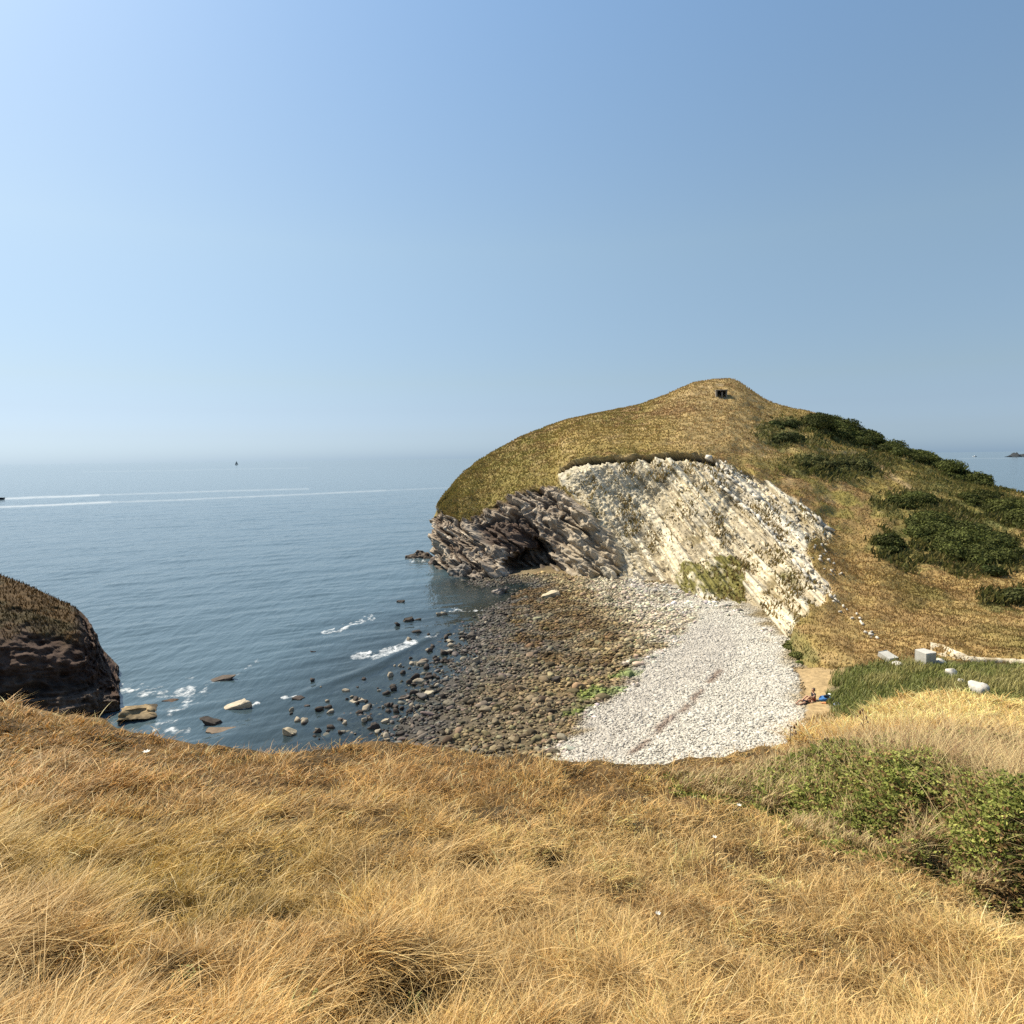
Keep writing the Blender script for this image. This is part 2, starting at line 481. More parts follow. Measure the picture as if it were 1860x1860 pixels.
# chalk
CRM, GRY, DRT = (0.61, 0.54, 0.395), (0.50, 0.445, 0.335), (0.24, 0.19, 0.095)
k1 = .6 * fbm(sa * 1.4, sb * .6, y * .4, 4, 241) + .6 * fbm(sa * 3.5, sb * 1.8, y * 1.2, 3, 243); k2 = fbm(sa * .5, sb * .25, y * .2, 4, 251)
ck = mix(np.broadcast_to(CRM, P.shape), GRY, sstep(-.4, .6, k2 + .4 * k1))
ck = mix(ck, (.27, .22, .14), sstep(.0, .6, -str1 + .5 * str2 + .35 * k1) * .7 * (.4 + .6 * _t))
ck = mix(ck, (.62, .57, .455), sstep(.15, .8, str1 + .5 * str2 + .35 * k1) * .6)
ck = mix(ck, DRT, sstep(.14, .7, k1 * .75 + .5 * fbm(x * .22, z * .22, y * .2, 3, 261)) * .85)
ck = mix(ck, (0.16, 0.145, 0.045), np.clip(gpatch, 0, 1) * sstep(-.6, .2, k1 + .3))
whiteband = np.exp(-(polydist(px, py, [(1285, 838), (1383, 912), (1440, 990), (1500, 1075)]) / 24) ** 2)
ck = mix(ck, (0.58, 0.54, 0.46), whiteband * sstep(-.3, .3, k1) * .8)
ck = mix(ck, (0.25, 0.19, 0.10), whiteband * sstep(.2, .7, fbm(x * .6, z * .6, y * .4, 3, 263)) * .7)
ck = mix(ck, (0.05, 0.035, 0.025), (1 - sstep(1.5, 3.5, lip)) * chalk)  # shade under the turf lip painted into the chalk colour
# dark strata
RD, RG, RP = (0.12, 0.088, 0.066), (0.31, 0.255, 0.195), (0.50, 0.43, 0.34)
rk = mix(np.broadcast_to(RD, P.shape), RG, sstep(-.45, .4, lay + .5 * lay2 + .25 * k1))
rk = mix(rk, RP, sstep(.25, .8, lay2 + .4 * k1) * .8)
rk = mix(rk, (0.065, 0.042, 0.034), blur(maroon_shade, 4) * .8)  # reddish rock tone with the overhang's shade put into the colour
rk = mix(rk, (0.40, 0.34, 0.25), sstep(1000, 1060, px + wx) * sstep(920, 950, py) * .7)
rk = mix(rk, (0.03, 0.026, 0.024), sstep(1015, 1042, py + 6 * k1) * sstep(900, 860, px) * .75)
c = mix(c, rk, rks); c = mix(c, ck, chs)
c = mix(c, (0.02, 0.018, 0.016), cvs * .6)  # cave recess blackened: its shade is painted into the albedo as well
# trodden chalk footpaths
for pts, wd, cc, am in (([(1440, 765), (1465, 790), (1490, 815), (1560, 830)], 2.0, (0.36, 0.26, .13), .6), ([(1585, 836), (1620, 865), (1660, 890), (1700, 912), (1735, 935), (1790, 965), (1862, 1003)], 2.6, (0.38, 0.28, .15), .8),
                    ([(1300, 698), (1314, 700)], 2.0, (0.5, 0.4, .25), .7)):
    c = mix(c, cc, np.exp(-(polydist(px + wx2, py + wy2, pts) / wd) ** 2) * am * front)
# soil edge along the turf lip
c = mix(c, (0.10, 0.065, 0.03), np.exp(-(polydist(qx, qy, [(800, 930), (850, 946), (880, 931), (940, 898), (1004, 881)]) / 4) ** 2) * .7 * front)
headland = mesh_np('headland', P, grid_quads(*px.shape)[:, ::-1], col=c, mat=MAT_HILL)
meta(headland, kind='structure')
HP, Hpx, Hpy = P, *proj(P)
_fm = (vv <= 7.001)
HPf = P[_fm].reshape(-1, 3); Hqx = Hpx[_fm].ravel(); Hqy = Hpy[_fm].ravel(); Hc = c[_fm].reshape(-1, 3)
Hch = (chs + rks)[_fm].ravel()


def hill(pxq, pyq):
    """point of the headland's face seen in picture direction px, py"""
    k = np.argmin((Hqx - pxq) ** 2 + (Hqy - pyq) ** 2)
    return HPf[k]


# ---- ledges of pale limestone standing out of the chalk
def jbox(c, s, R3, jit, rng):
    v = np.array([[a, b, d] for a in (-.5, .5) for b in (-.5, .5) for d in (-.5, .5)])
    v = v * s + rng.normal(0, jit, (8, 3)) * s
    return v @ R3.T + c


BOXF = np.array([[0, 1, 3, 2], [4, 6, 7, 5], [0, 4, 5, 1], [2, 3, 7, 6], [0, 2, 6, 4], [1, 5, 7, 3]])
LEDGES = [([(1290, 836), (1323, 868), (1352, 889), (1383, 909)], 8, 5), ([(1297, 872), (1340, 912), (1379, 943), (1405, 975), (1437, 1014), (1466, 1050)], 7, 4),
          ([(1452, 915), (1478, 940), (1511, 968)], 8, 4), ([(1318, 850), (1350, 866), (1378, 884), (1410, 905), (1440, 930)], 10, 7), ([(1405, 960), (1425, 985), (1450, 1005), (1475, 1040), (1490, 1055)], 13, 9),
          ([(1488, 1062), (1510, 1088), (1530, 1104), (1555, 1122), (1580, 1150), (1612, 1166)], 11, 8), ([(1430, 940), (1460, 960), (1480, 985), (1495, 1000)], 10, 8),
          ([(1478, 1000), (1500, 1030), (1520, 1050)], 9, 10)]
for pts, szpx, jitpx in LEDGES:
    pts = np.array(pts, float)
    seg = np.hypot(*np.diff(pts, axis=0).T); cum = np.concatenate([[0], np.cumsum(seg)])
    s = 0; VV = []; FF = []; CC = []
    while s < cum[-1]:
        jt_ = .22 if szpx in (7, 8) else .75
        qx_ = np.interp(s, cum, pts[:, 0]) + R.normal(0, jitpx * jt_); qy_ = np.interp(s, cum, pts[:, 1]) + R.normal(0, jitpx * jt_)
        p0 = hill(qx_, qy_); p1 = hill(np.interp(s + 12, cum, pts[:, 0]), np.interp(s + 12, cum, pts[:, 1]))
        dr = p1 - p0; dr = dr / (np.linalg.norm(dr) + 1e-6)
        if dr[2] > 0.2 or np.linalg.norm(dr) < .5: dr = np.array([.55, -.55, -.6])
        zc = np.cross(dr, np.array([-.5, -.6, .6])); zc /= np.linalg.norm(zc); yc = np.cross(zc, dr)
        long_ = szpx in (7, 8)
        a = R.uniform(.6, 1.25) * szpx / F * p0[1] * (1 if long_ else .55)
        if R.random() < .85:
            R3 = np.stack([dr, yc, zc], 1) @ np.array(Euler(R.normal(0, .12, 3)).to_matrix())
            VV.append(jbox(p0 - zc * a * .12, np.array([a * (R.uniform(1.4, 3.0) if long_ else R.uniform(.7, 1.4)), 1.1 if long_ else a, a * R.uniform(.45, .75)]), R3, .07, R)); FF.append(BOXF + 8 * (len(VV) - 1))
            CC.append(np.tile(np.array((.54, .50, .42)) * R.uniform(.72, 1.1), (8, 1)))
        s += R.uniform(.8, 1.7) * szpx * (1 if long_ else .38)
    lo = mesh_np('rock_ledge', np.concatenate(VV), np.concatenate(FF), col=np.concatenate(CC), mat=MAT_STONE, smooth=False, parent=headland)

# ---- far grass: small tufts on the turf of the headland and stones in the chalk
gm = np.where(Hch < .2)[0]
jac = None
def tufts(P0, C0, hgt, wid, lean=0.35):
    n = len(P0)
    az = R.uniform(0, 2 * np.pi, n); fa = R.uniform(0, np.pi, n)
    h = hgt * R.uniform(.5, 1.3, n)
    wv = np.stack([np.cos(fa), np.sin(fa) * .4, 0 * fa], 1) * (wid * R.uniform(.6, 1.4, n))[:, None]
    tip = P0 + np.stack([np.cos(az) * lean * h + .25 * h, np.sin(az) * lean * h, h], 1)
    V = np.stack([P0 - wv, P0 + wv, tip + wv * .3, tip - wv * .3], 1)
    V[:, :2, 2] -= .06
    return V.reshape(-1, 3), np.arange(4 * n).reshape(n, 4), np.repeat(C0, 4, 0)
pick = gm[R.integers(0, len(gm), 170000)]
pick = pick[(Hqx[pick] > 790) & (Hqy[pick] < 1230)]
P0 = HPf[pick] + np.stack([R.normal(0, .15, len(pick)), R.normal(0, .25, len(pick)), 0 * pick], 1)
cc = Hc[pick] * R.uniform(.85, 1.17, (len(pick), 1)) * (1 + R.normal(0, .05, (len(pick), 3)))
V, Q, CC = tufts(P0, cc, .20 * np.clip(P0[:, 1] / 110, .55, 1.25), .10 * np.clip(P0[:, 1] / 110, .55, 1.3))
o = mesh_np('hill_grass', V, Q, col=CC, mat=MAT_TUFT, smooth=False)
meta(o, kind='stuff', label='dry tan and olive grass covering the headland', cat='grass')

# ================================================================== lowland: cove floor, beach and valley
LC = [(905, 1062, .05), (935, 1078, 0), (890, 1110, 0), (868, 1150, 0), (832, 1200, 0), (775, 1270, 0), (725, 1330, 0), (690, 1400, 0),
      (930, 1066, -.25), (900, 1085, -.3), (740, 1130, -.6), (640, 1200, -.55), (560, 1270, -.55), (450, 1330, -.7), (500, 1100, -1.6), (400, 1200, -1.6), (250, 1250, -1.6),
      (800, 1060, -1.5), (750, 1040, -2), (600, 1000, -3), (300, 1050, -3), (0, 1200, -3), (820, 1120, -.5),
      (1000, 1075, .4), (960, 1150, .3), (930, 1220, .3), (880, 1300, .35), (850, 1360, .4),
      (1100, 1065, 1.0), (1070, 1150, .65), (1060, 1240, .7), (1000, 1340, .8), (1200, 1078, 1.5), (1170, 1210, 1.15), (1120, 1280, 1.2), (1060, 1380, 1.3),
      (1300, 1110, 2), (1300, 1200, 2), (1260, 1300, 2), (1200, 1390, 2), (1400, 1160, 2.2), (1430, 1200, 2.4), (1450, 1260, 2.6), (1400, 1350, 2.4),
      (1500, 1240, 3), (1600, 1215, 3.2), (1700, 1210, 3.4), (1860, 1220, 3.6), (1860, 1300, 4.3), (1600, 1320, 3.9), (1980, 1220, 3.8), (2100, 1300, 4.5),
      (960, 1040, .5), (1000, 1042, .7), (850, 1054, -.15), (1500, 1330, 3.1)]
lp = at_z([a[0] for a in LC], [a[1] for a in LC], np.array([a[2] for a in LC]))
lx, ly, lz = lp.T
sc_ = 50.0
def tk(r2): return np.where(r2 > 1e-12, r2 * np.log(np.maximum(r2, 1e-12)), 0)
n_ = len(lx)
K = tk(((lx[:, None] - lx) ** 2 + (ly[:, None] - ly) ** 2) / sc_ ** 2) + 2e-4 * np.eye(n_)
Pm = np.stack([np.ones(n_), lx / sc_, ly / sc_], 1)
S = np.linalg.solve(np.block([[K, Pm], [Pm.T, np.zeros((3, 3))]]), np.concatenate([lz, np.zeros(3)]))


def low_z(X, Y):
    X = np.asarray(X, float); Y = np.asarray(Y, float)
    r = S[n_] + S[n_ + 1] * X / sc_ + S[n_ + 2] * Y / sc_
    for i in range(n_):
        r = r + S[i] * tk(((X - lx[i]) ** 2 + (Y - ly[i]) ** 2) / sc_ ** 2)
    r = np.where((X > 8) & (Y > 50), np.minimum(r, 3.3 - .9 * sstep(56, 60, Y) * (X > 32)), r)
    return np.clip(r, -4, 4.6) + 0.07 * fbm(X * .35, Y * .35, 0, 3, 301)


def low_pt(px_, py_):
    z_ = np.full(np.shape(px_), 1.0)
    for _ in range(6):
        p = at_z(px_, py_, z_); z_ = .5 * z_ + .5 * low_z(p[..., 0], p[..., 1])
    p = at_z(px_, py_, z_); p[..., 2] = low_z(p[..., 0], p[..., 1])
    return p


gx, gy = np.meshgrid(np.arange(-50, 78, .3), np.arange(33, 128, .3))
gz = low_z(gx, gy)
BP = np.stack([gx, gy, gz], -1)
bx, by = proj(BP)
WHITE = [(1440, 1185), (1418, 1150), (1380, 1120), (1340, 1100), (1270, 1082), (1200, 1062), (1150, 1052), (1165, 1068), (1225, 1092), (1262, 1118), (1240, 1150), (1200, 1180), (1160, 1205), (1130, 1245), (1090, 1285), (1070, 1310), (1030, 1345), (1000, 1420), (1380, 1420), (1470, 1320), (1470, 1280), (1452, 1230)]
GREY2 = [(1075, 1045), (1140, 1040), (1250, 1080), (1340, 1100), (1330, 1130), (1250, 1150), (1190, 1150), (1120, 1100)]
SAND = [(1445, 1215), (1530, 1212), (1560, 1225), (1510, 1250), (1500, 1270), (1530, 1300), (1480, 1330), (1462, 1300), (1462, 1250)]
GREENW = [(1075, 1238), (1125, 1208), (1185, 1188), (1180, 1215), (1135, 1252), (1100, 1275), (1050, 1300), (1010, 1325), (1030, 1285)]
BRNW = [(930, 1080), (1010, 1065), (1080, 1110), (1120, 1150), (1100, 1200), (1000, 1210), (930, 1160)]
WRACK = [(1150, 1370), (1190, 1335), (1235, 1300), (1280, 1260), (1310, 1225)]
bwx = 14 * fbm(gx * .25, gy * .25, 0, 3, 311); bwy = 9 * fbm(gx * .25, gy * .25, 0, 3, 313)


def zone_colour(px_, py_, X, Y, wx_, wy_, z_):
    a = px_ + wx_; b = py_ + wy_
    n1 = fbm(X * .5, Y * .5, 0, 4, 321); n2 = fbm(X * .12, Y * .12, 0, 3, 323)
    c_ = np.broadcast_to((.19, .148, .088), np.shape(px_) + (3,)) * 1.0
    c_ = mix(c_, (.33, .26, .145), sstep(-.1, .6, n2 + .4 * n1 + .5 * (px_ - 1000) / 200) * .8)
    c_ = mix(c_, (.27, .19, .085), sstep(.0, .6, fbm(X * .2, Y * .2, 4, 3, 325)) * .5)
    c_ = mix(c_, (.105, .095, .082), sstep(.62, -.02, z_ + .16 * n1))
    c_ = mix(c_, (.115, .07, .025), inpoly(a, b, BRNW) * sstep(-.5, .4, n1) * .8)
    wz = inpoly(px_ + 1.2 * wx_, py_ + 1.2 * wy_, WHITE)
    c_ = mix(c_, (.47, .415, .315), sstep(-40, 30, poly_depth(a, b, GREY2) + 25 * n1) * .85)
    wz = sstep(-28, 22, poly_depth(px_ + 1.2 * wx_, py_ + 1.2 * wy_, WHITE) + 22 * n1)
    c_ = mix(c_, (.52, .485, .415), wz * 1.0)
    c_ = mix(c_, (.43, .395, .345), wz * sstep(70, 30, polydist(px_, py_, [(1080, 1370), (1140, 1270), (1220, 1200), (1290, 1180)])) * .75)
    c_ = mix(c_, (.20, .14, .105), np.exp(-(polydist(a, b, WRACK) / 7) ** 2) * sstep(-.5, .3, n1) * .85)
    c_ = mix(c_, (.14, .185, .035), inpoly(a, b, GREENW) * sstep(-.5, .4, n1) * .8)
    c_ = mix(c_, (.34, .24, .12), inpoly(a, b, SAND) * .95)
    c_ = mix(c_, (.13, .11, .04), inpoly(px_, py_, [(1540, 1200), (2200, 1200), (2200, 1420), (1500, 1420), (1480, 1335), (1540, 1310), (1520, 1270)]) * 1.0)
    return c_


bc = zone_colour(bx, by, gx, gy, bwx, bwy, gz) * .62
bc = mix(bc, bc / .62, inpoly(bx, by, SAND) * 1.0)
bc = mix(bc, (.03, .032, .03), sstep(0.02, -.35, gz))
BP[..., 2] += .05 * fbm(gx * 1.6, gy * 1.6, 0, 3, 331)
lowland = mesh_np('beach', BP, grid_quads(*gx.shape), col=bc, mat=MAT_BEACH)
meta(lowland, kind='structure')

# ================================================================== sea
dpy = np.concatenate([np.array([.9, 1.1, 1.4, 1.8, 2.3, 3, 4, 5, 6]), np.arange(7, 120, .55), np.arange(120, 330, 1.1), np.arange(330, 640, 1.6)])
sY = CAMZ * F / dpy
su = np.concatenate([np.arange(-1.9, -.85, .02), np.arange(-.85, .12, .0021), np.arange(.12, .8, .006), np.arange(.8, 2.0, .03)])
sX = su[None, :] * sY[:, None]
sYY = np.broadcast_to(sY[:, None], sX.shape)
sea_P = np.stack([sX, sYY, 0 * sX], -1)
spx, spy = proj(sea_P)
dep = -low_z(np.clip(sX, -60, 70), np.clip(sYY, 33, 128))
inside = (sX > -60) & (sX < 76) & (sYY > 33) & (sYY < 126)
dep = np.where(inside, dep, 4.0)
# swell: crests run from lower left to upper right, coming in from the open sea
ang = math.radians(63)
wc = sX * math.cos(ang) - sYY * math.sin(ang)         # across the crests
wl = sX * math.sin(ang) + sYY * math.cos(ang)
amp = np.clip(sstep(-.05, .8, dep), .12, 1) * sstep(900, 200, sYY)
wave = .10 * fbm(wc * .22, wl * .05, 0, 3, 401) + .05 * fbm(wc * .75, wl * .22, 1, 3, 411)
SW = [(500, 1292), (560, 1262), (620, 1240), (680, 1218), (735, 1190), (790, 1160), (850, 1128), (900, 1112)]
SW2 = [(560, 1168), (620, 1148), (690, 1118), (740, 1104)]
swd = polydist(spx, spy, SW)
sgn = spy - np.interp(spx, [p[0] for p in SW], [p[1] for p in SW])
roll_ = np.exp(-((sgn + 6) / 7.0) ** 2) * ((spx > 480) & (spx < 910))
wave = wave + .16 * roll_ * sstep(480, 600, spx) * sstep(910, 780, spx) / np.maximum(amp, .3)
sea_P[..., 2] = wave * amp
# foam
f1 = fbm(sX * .9, sYY * .55, 0, 4, 421); f2 = fbm(sX * 2.2, sYY * 1.3, 0, 3, 431)
fn = f1 * .6 + f2 * .6
foam = np.zeros_like(sX)
def add_foam(pts, wd, thr, dens=1.0):
    global foam
    m = np.exp(-(polydist(spx + 5 * f1, spy + 4 * f2, pts) / wd) ** 2)
    foam = np.maximum(foam, np.clip(m * dens * .88 + .30 * fn - (thr - .35) * .5, 0, 1) * sstep(.03, .2, m))
add_foam([(645, 1190), (680, 1192), (705, 1185), (755, 1168)], 11, .35, 1.25)
add_foam([(585, 1148), (620, 1143), (640, 1133), (680, 1122)], 6, .4, 1.2)
add_foam([(770, 1160), (790, 1157)], 6, .4, 1.1)
add_foam([(808, 1110), (840, 1108), (880, 1112)], 4, .4, 1.1)
add_foam([(515, 1268), (535, 1266)], 6, .4, 1.2)
add_foam([(215, 1253), (260, 1260), (310, 1262), (350, 1255)], 15, .3, 1.1)
add_foam([(290, 1318), (320, 1295), (345, 1270), (380, 1250)], 26, .42, .95)
add_foam([(280, 1325), (340, 1328)], 12, .35, 1.0)
add_foam([(445, 1285), (470, 1275)], 6, .35, 1.2)
add_foam([(340, 1232), (400, 1240), (440, 1222), (470, 1205)], 13, .5, .9)
add_foam([(742, 1016), (775, 1018)], 3.5, .3, 1.2)
add_foam([(470, 1250), (560, 1228), (640, 1205)], 9, .9, .8)
# wash of white water round the shallow stones
foam = np.maximum(foam, np.clip(.42 + .45 * fn, 0, .72) * sstep(.75, .1, dep) * inside)
wk = np.zeros_like(sX)
def wake(pts, wd, soft, a):
    global wk
    m = np.exp(-(polydist(spx, spy, pts) / wd) ** 2)
    wk = np.maximum(wk, .27 * np.clip(m * a * (0.9 + .25 * vnoise(spx * .12, spy * .3, 0, 5)), 0, 1))
wake([(10, 906), (60, 903.5), (120, 902), (180, 899)], 1.7, 0, 1.2)
wake([(180, 899), (250, 897), (400, 892), (560, 888)], 1.3, 0, .45)
wake([(-80, 924), (0, 921), (100, 917), (200, 912)], 1.6, 0, 1.4)
wake([(200, 912), (330, 908), (500, 900), (700, 891)], 1.4, 0, .55)
wake([(700, 891), (860, 884)], 1.1, 0, .3)
wake([(150, 857), (300, 855), (480, 851), (560, 850)], .8, 0, .14)
wake([(1745, 833), (1830, 832.5), (1900, 831)], .8, 0, .18)
shal = sstep(1.3, -.05, dep) * inside


def sea_material():
    m, nt, out = mat_new('sea_water')
    tc = N(nt, 'ShaderNodeTexCoord')
    def noise(rot, sx, sy, det, rough):
        mp = N(nt, 'ShaderNodeMapping'); mp.inputs['Rotation'].default_value = (0, 0, rot); mp.inputs['Scale'].default_value = (sx, sy, 1)
        nt.links.new(tc.outputs['Object'], mp.inputs['Vector'])
        n = N(nt, 'ShaderNodeTexNoise', Scale=1.0, Detail=det, Roughness=rough); nt.links.new(mp.outputs['Vector'], n.inputs['Vector'])
        return n.outputs['Fac']
    a = noise(ang, .55, .16, 3, .55); b = noise(ang + .35, 1.7, .6, 4, .6); c3 = noise(ang - .2, .07, .018, 3, .6)
    def mul(s, k):
        q = N(nt, 'ShaderNodeMath', operation='MULTIPLY'); nt.links.new(s, q.inputs[0]); q.inputs[1].default_value = k; return q.outputs[0]
    def add(s, t):
        q = N(nt, 'ShaderNodeMath', operation='ADD'); nt.links.new(s, q.inputs[0]); nt.links.new(t, q.inputs[1]); return q.outputs[0]
    hgt = add(add(mul(a, .55), mul(b, .16)), mul(c3, 1.2))
    sh = N(nt, 'ShaderNodeAttribute', attribute_name='shallow'); fo = N(nt, 'ShaderNodeAttribute', attribute_name='foam')
    bp = N(nt, 'ShaderNodeBump', Distance=1.0); nt.links.new(hgt, bp.inputs['Height'])
    st = N(nt, 'ShaderNodeMapRange'); st.inputs['To Min'].default_value = .40; st.inputs['To Max'].default_value = .22
    nt.links.new(sh.outputs['Fac'], st.inputs['Value']); nt.links.new(st.outputs['Result'], bp.inputs['Strength'])
    p = N(nt, 'ShaderNodeBsdfPrincipled'); p.inputs['Roughness'].default_value = .10; p.inputs['IOR'].default_value = 1.333
    p.inputs['Base Color'].default_value = (.055, .088, .106, 1)
    nt.links.new(bp.outputs['Normal'], p.inputs['Normal'])
    tr = N(nt, 'ShaderNodeBsdfTransparent'); tr.inputs['Color'].default_value = (.62, .68, .62, 1)
    gl = N(nt, 'ShaderNodeBsdfGlossy'); gl.inputs['Roughness'].default_value = .08; nt.links.new(bp.outputs['Normal'], gl.inputs['Normal'])
    fr = N(nt, 'ShaderNodeFresnel'); fr.inputs['IOR'].default_value = 1.333; nt.links.new(bp.outputs['Normal'], fr.inputs['Normal'])
    m1 = N(nt, 'ShaderNodeMixShader'); nt.links.new(fr.outputs['Fac'], m1.inputs['Fac']); nt.links.new(tr.outputs[0], m1.inputs[1]); nt.links.new(gl.outputs[0], m1.inputs[2])
    m2 = N(nt, 'ShaderNodeMixShader'); nt.links.new(mul(sh.outputs['Fac'], .9), m2.inputs['Fac']); nt.links.new(p.outputs[0], m2.inputs[1]); nt.links.new(m1.outputs[0], m2.inputs[2])
    df = N(nt, 'ShaderNodeBsdfDiffuse'); df.inputs['Color'].default_value = (.74, .76, .77, 1)
    fz = noise(ang, 1.1, .8, 8, .72); fz2 = noise(.3, 5.0, 4.0, 4, .6)
    q1 = add(mul(fz, .75), mul(fz2, .25))
    thr = N(nt, 'ShaderNodeMath', operation='SUBTRACT'); thr.inputs[0].default_value = 1.0; nt.links.new(mul(fo.outputs['Fac'], .62), thr.inputs[1])
    df1 = N(nt, 'ShaderNodeMath', operation='SUBTRACT'); nt.links.new(q1, df1.inputs[0]); nt.links.new(thr.outputs[0], df1.inputs[1])
    fm = N(nt, 'ShaderNodeMapRange', interpolation_type='SMOOTHSTEP'); fm.inputs['From Min'].default_value = -.02; fm.inputs['From Max'].default_value = .32
    nt.links.new(df1.outputs[0], fm.inputs['Value'])
    m3 = N(nt, 'ShaderNodeMixShader'); wa = N(nt, 'ShaderNodeAttribute', attribute_name='wake')
    mxw = N(nt, 'ShaderNodeMath', operation='MAXIMUM'); nt.links.new(fm.outputs['Result'], mxw.inputs[0]); nt.links.new(wa.outputs['Fac'], mxw.inputs[1])
    nt.links.new(mxw.outputs[0], m3.inputs['Fac']); nt.links.new(m2.outputs[0], m3.inputs[1]); nt.links.new(df.outputs[0], m3.inputs[2])
    nt.links.new(m3.outputs[0], out.inputs['Surface'])
    return m


sea = mesh_np('sea', sea_P, grid_quads(*sX.shape)[:, ::-1], mat=sea_material(), attrs={'shallow': shal, 'foam': foam, 'wake': wk})
meta(sea, kind='structure')

# ================================================================== left cliff
CC_ = [(-420, 930, 62, 36), (-200, 975, 62, 39), (-80, 1012, 61.5, 42), (0, 1047, 61, 44.5), (60, 1070, 60, 46.2), (105, 1092, 59.5, 47.6), (130, 1104, 59, 48.4),
       (150, 1120, 58.6, 49.2), (162, 1140, 58, 49.8), (173, 1166, 57.5, 50.2), (180, 1198, 56.5, 50.7), (195, 1225, 55.2, 51.2), (206, 1243, 54.2, 51.6), (214, 1264, 53.2, 52), (217, 1300, 52.6, 52.2)]
kpx = np.array([q[0] for q in CC_], float)
tp = at_y(kpx, [q[1] for q in CC_], np.array([q[2] for q in CC_], float))
tY, tZ = tp[:, 1], tp[:, 2]; bY = np.array([q[3] for q in CC_], float); bZ = np.full_like(bY, -1.5)
RW2 = [(bY, bZ), (L(bY, tY, .12), L(bZ, tZ, .36)), (L(bY, tY, .30), L(bZ, tZ, .66)), (L(bY, tY, .62), L(bZ, tZ, .90)), (tY, tZ), (tY + 4, tZ * .93 - .4), (tY + 10, tZ * .6 - .5), (tY + 14, np.full_like(tZ, -2.0))]
lpx = np.concatenate([np.arange(-420, 150, 3.0), np.arange(150, 217.2, .6)])
lv = np.concatenate([np.linspace(0, 4, 180, endpoint=False), np.linspace(4, 7, 40)])
LY, LZ = build_rows(RW2, kpx, lpx, lv)
LP = at_yz(np.broadcast_to(lpx, LY.shape), LY, LZ)
x, y, z = LP[..., 0], LP[..., 1], LP[..., 2]
lay = fbm((z + .25 * x) * 1.3 + .3 * fbm(x * .2, y * .2, z * .2, 2, 505), x * .12, y * .12, 4, 501, .6)
rub = fbm(x * .7, y * .7, z * .7, 4, 511, .6)
tz = np.maximum(np.interp(np.broadcast_to(lpx, LY.shape), kpx, tZ), .5)
up = sstep(.62, .86, z / tz + .12 * rub)
up = up * np.broadcast_to(sstep(165, 120, lpx), up.shape)
rub2 = fbm(x * 1.8, y * 1.8, z * 2.6, 4, 513, .6)
d = (1 - up) * (1.15 * lay + .6 * rub + .4 * rub2) + up * (.3 * rub + .15 * rub2)
LP = LP + np.array([.55, -.6, .25]) * d[..., None]
c = mix(np.broadcast_to((.030, .023, .019), LP.shape), (.085, .064, .050), sstep(-.3, .6, lay + .4 * rub))
c = mix(c, mix(np.broadcast_to((.085, .052, .022), LP.shape), (.06, .045, .02), sstep(-.2, .4, fbm(x * .5, y * .5, z * .5, 3, 521))), up)
c = mix(c, (.06, .033, .024), sstep(.35, .6, z / tz) * (1 - up) * .6)
cliff = mesh_np('cliff', LP, grid_quads(*LY.shape)[:, ::-1], col=c, mat=MAT_CLIFF)
meta(cliff, kind='structure')
sel = np.where((up.ravel() > .5) & (np.repeat(lv, len(lpx)) < 5))[0]
sel = sel[R.integers(0, len(sel), 6500)]
V, Q, C4 = tufts(LP.reshape(-1, 3)[sel], c.reshape(-1, 3)[sel] * R.uniform(.5, 1.4, (len(sel), 1)), .20, .07)
o = mesh_np('cliff_grass', V, Q, col=C4, mat=MAT_TUFT, smooth=False)
meta(o, kind='stuff', label='brown grass on the dark left cliff', cat='grass')

# ================================================================== stones
def ico(sub):
    bm = bmesh.new(); bmesh.ops.create_icosphere(bm, subdivisions=sub, radius=1.0)
    bm.verts.ensure_lookup_table()
    v = np.array([q.co[:] for q in bm.verts]); f = np.array([[q.index for q in p.verts] for p in bm.faces]); bm.free()
    return v, f


I1, I2, I3 = ico(1), ico(2), ico(3)


def rock_shape(base, seed, rough=.22, angular=.5, cuts=()):
    v, f = base
    r = np.random.default_rng(seed)
    p = v.copy()
    for n, h in cuts:                                  # bedding and joint faces
        n = np.array(n, float); n /= np.linalg.norm(n)
        p = p - n * np.maximum(p @ n - h, 0)[:, None]
    for _ in range(int(6 + 8 * angular)):              # cut facets
        n = r.normal(size=3); n /= np.linalg.norm(n); h = r.uniform(.42, .85) if angular > .6 else r.uniform(.6, .9)
        k = p @ n; over = np.maximum(k - h, 0); p = p - n * over[:, None] * min(1.0, angular * 1.4)
    nz = fbm(v[:, 0] * 1.4 + seed, v[:, 1] * 1.4, v[:, 2] * 1.4, 3, seed % 97)
    p = p * (1 + rough * nz)[:, None]
    return p, f


def rot_rand(n, tilt):
    a = R.uniform(0, 2 * np.pi, n); b = R.normal(0, tilt, n); c_ = R.normal(0, tilt, n)
    ca, sa_, cb, sb_, cc_, sc2 = np.cos(a), np.sin(a), np.cos(b), np.sin(b), np.cos(c_), np.sin(c_)
    Rz = np.zeros((n, 3, 3)); Rz[:, 0, 0] = ca; Rz[:, 0, 1] = -sa_; Rz[:, 1, 0] = sa_; Rz[:, 1, 1] = ca; Rz[:, 2, 2] = 1
    Rx = np.zeros((n, 3, 3)); Rx[:, 0, 0] = 1; Rx[:, 1, 1] = cb; Rx[:, 1, 2] = -sb_; Rx[:, 2, 1] = sb_; Rx[:, 2, 2] = cb
    Ry = np.zeros((n, 3, 3)); Ry[:, 1, 1] = 1; Ry[:, 0, 0] = cc_; Ry[:, 0, 2] = sc2; Ry[:, 2, 0] = -sc2; Ry[:, 2, 2] = cc_
    return Rx @ Ry @ Rz


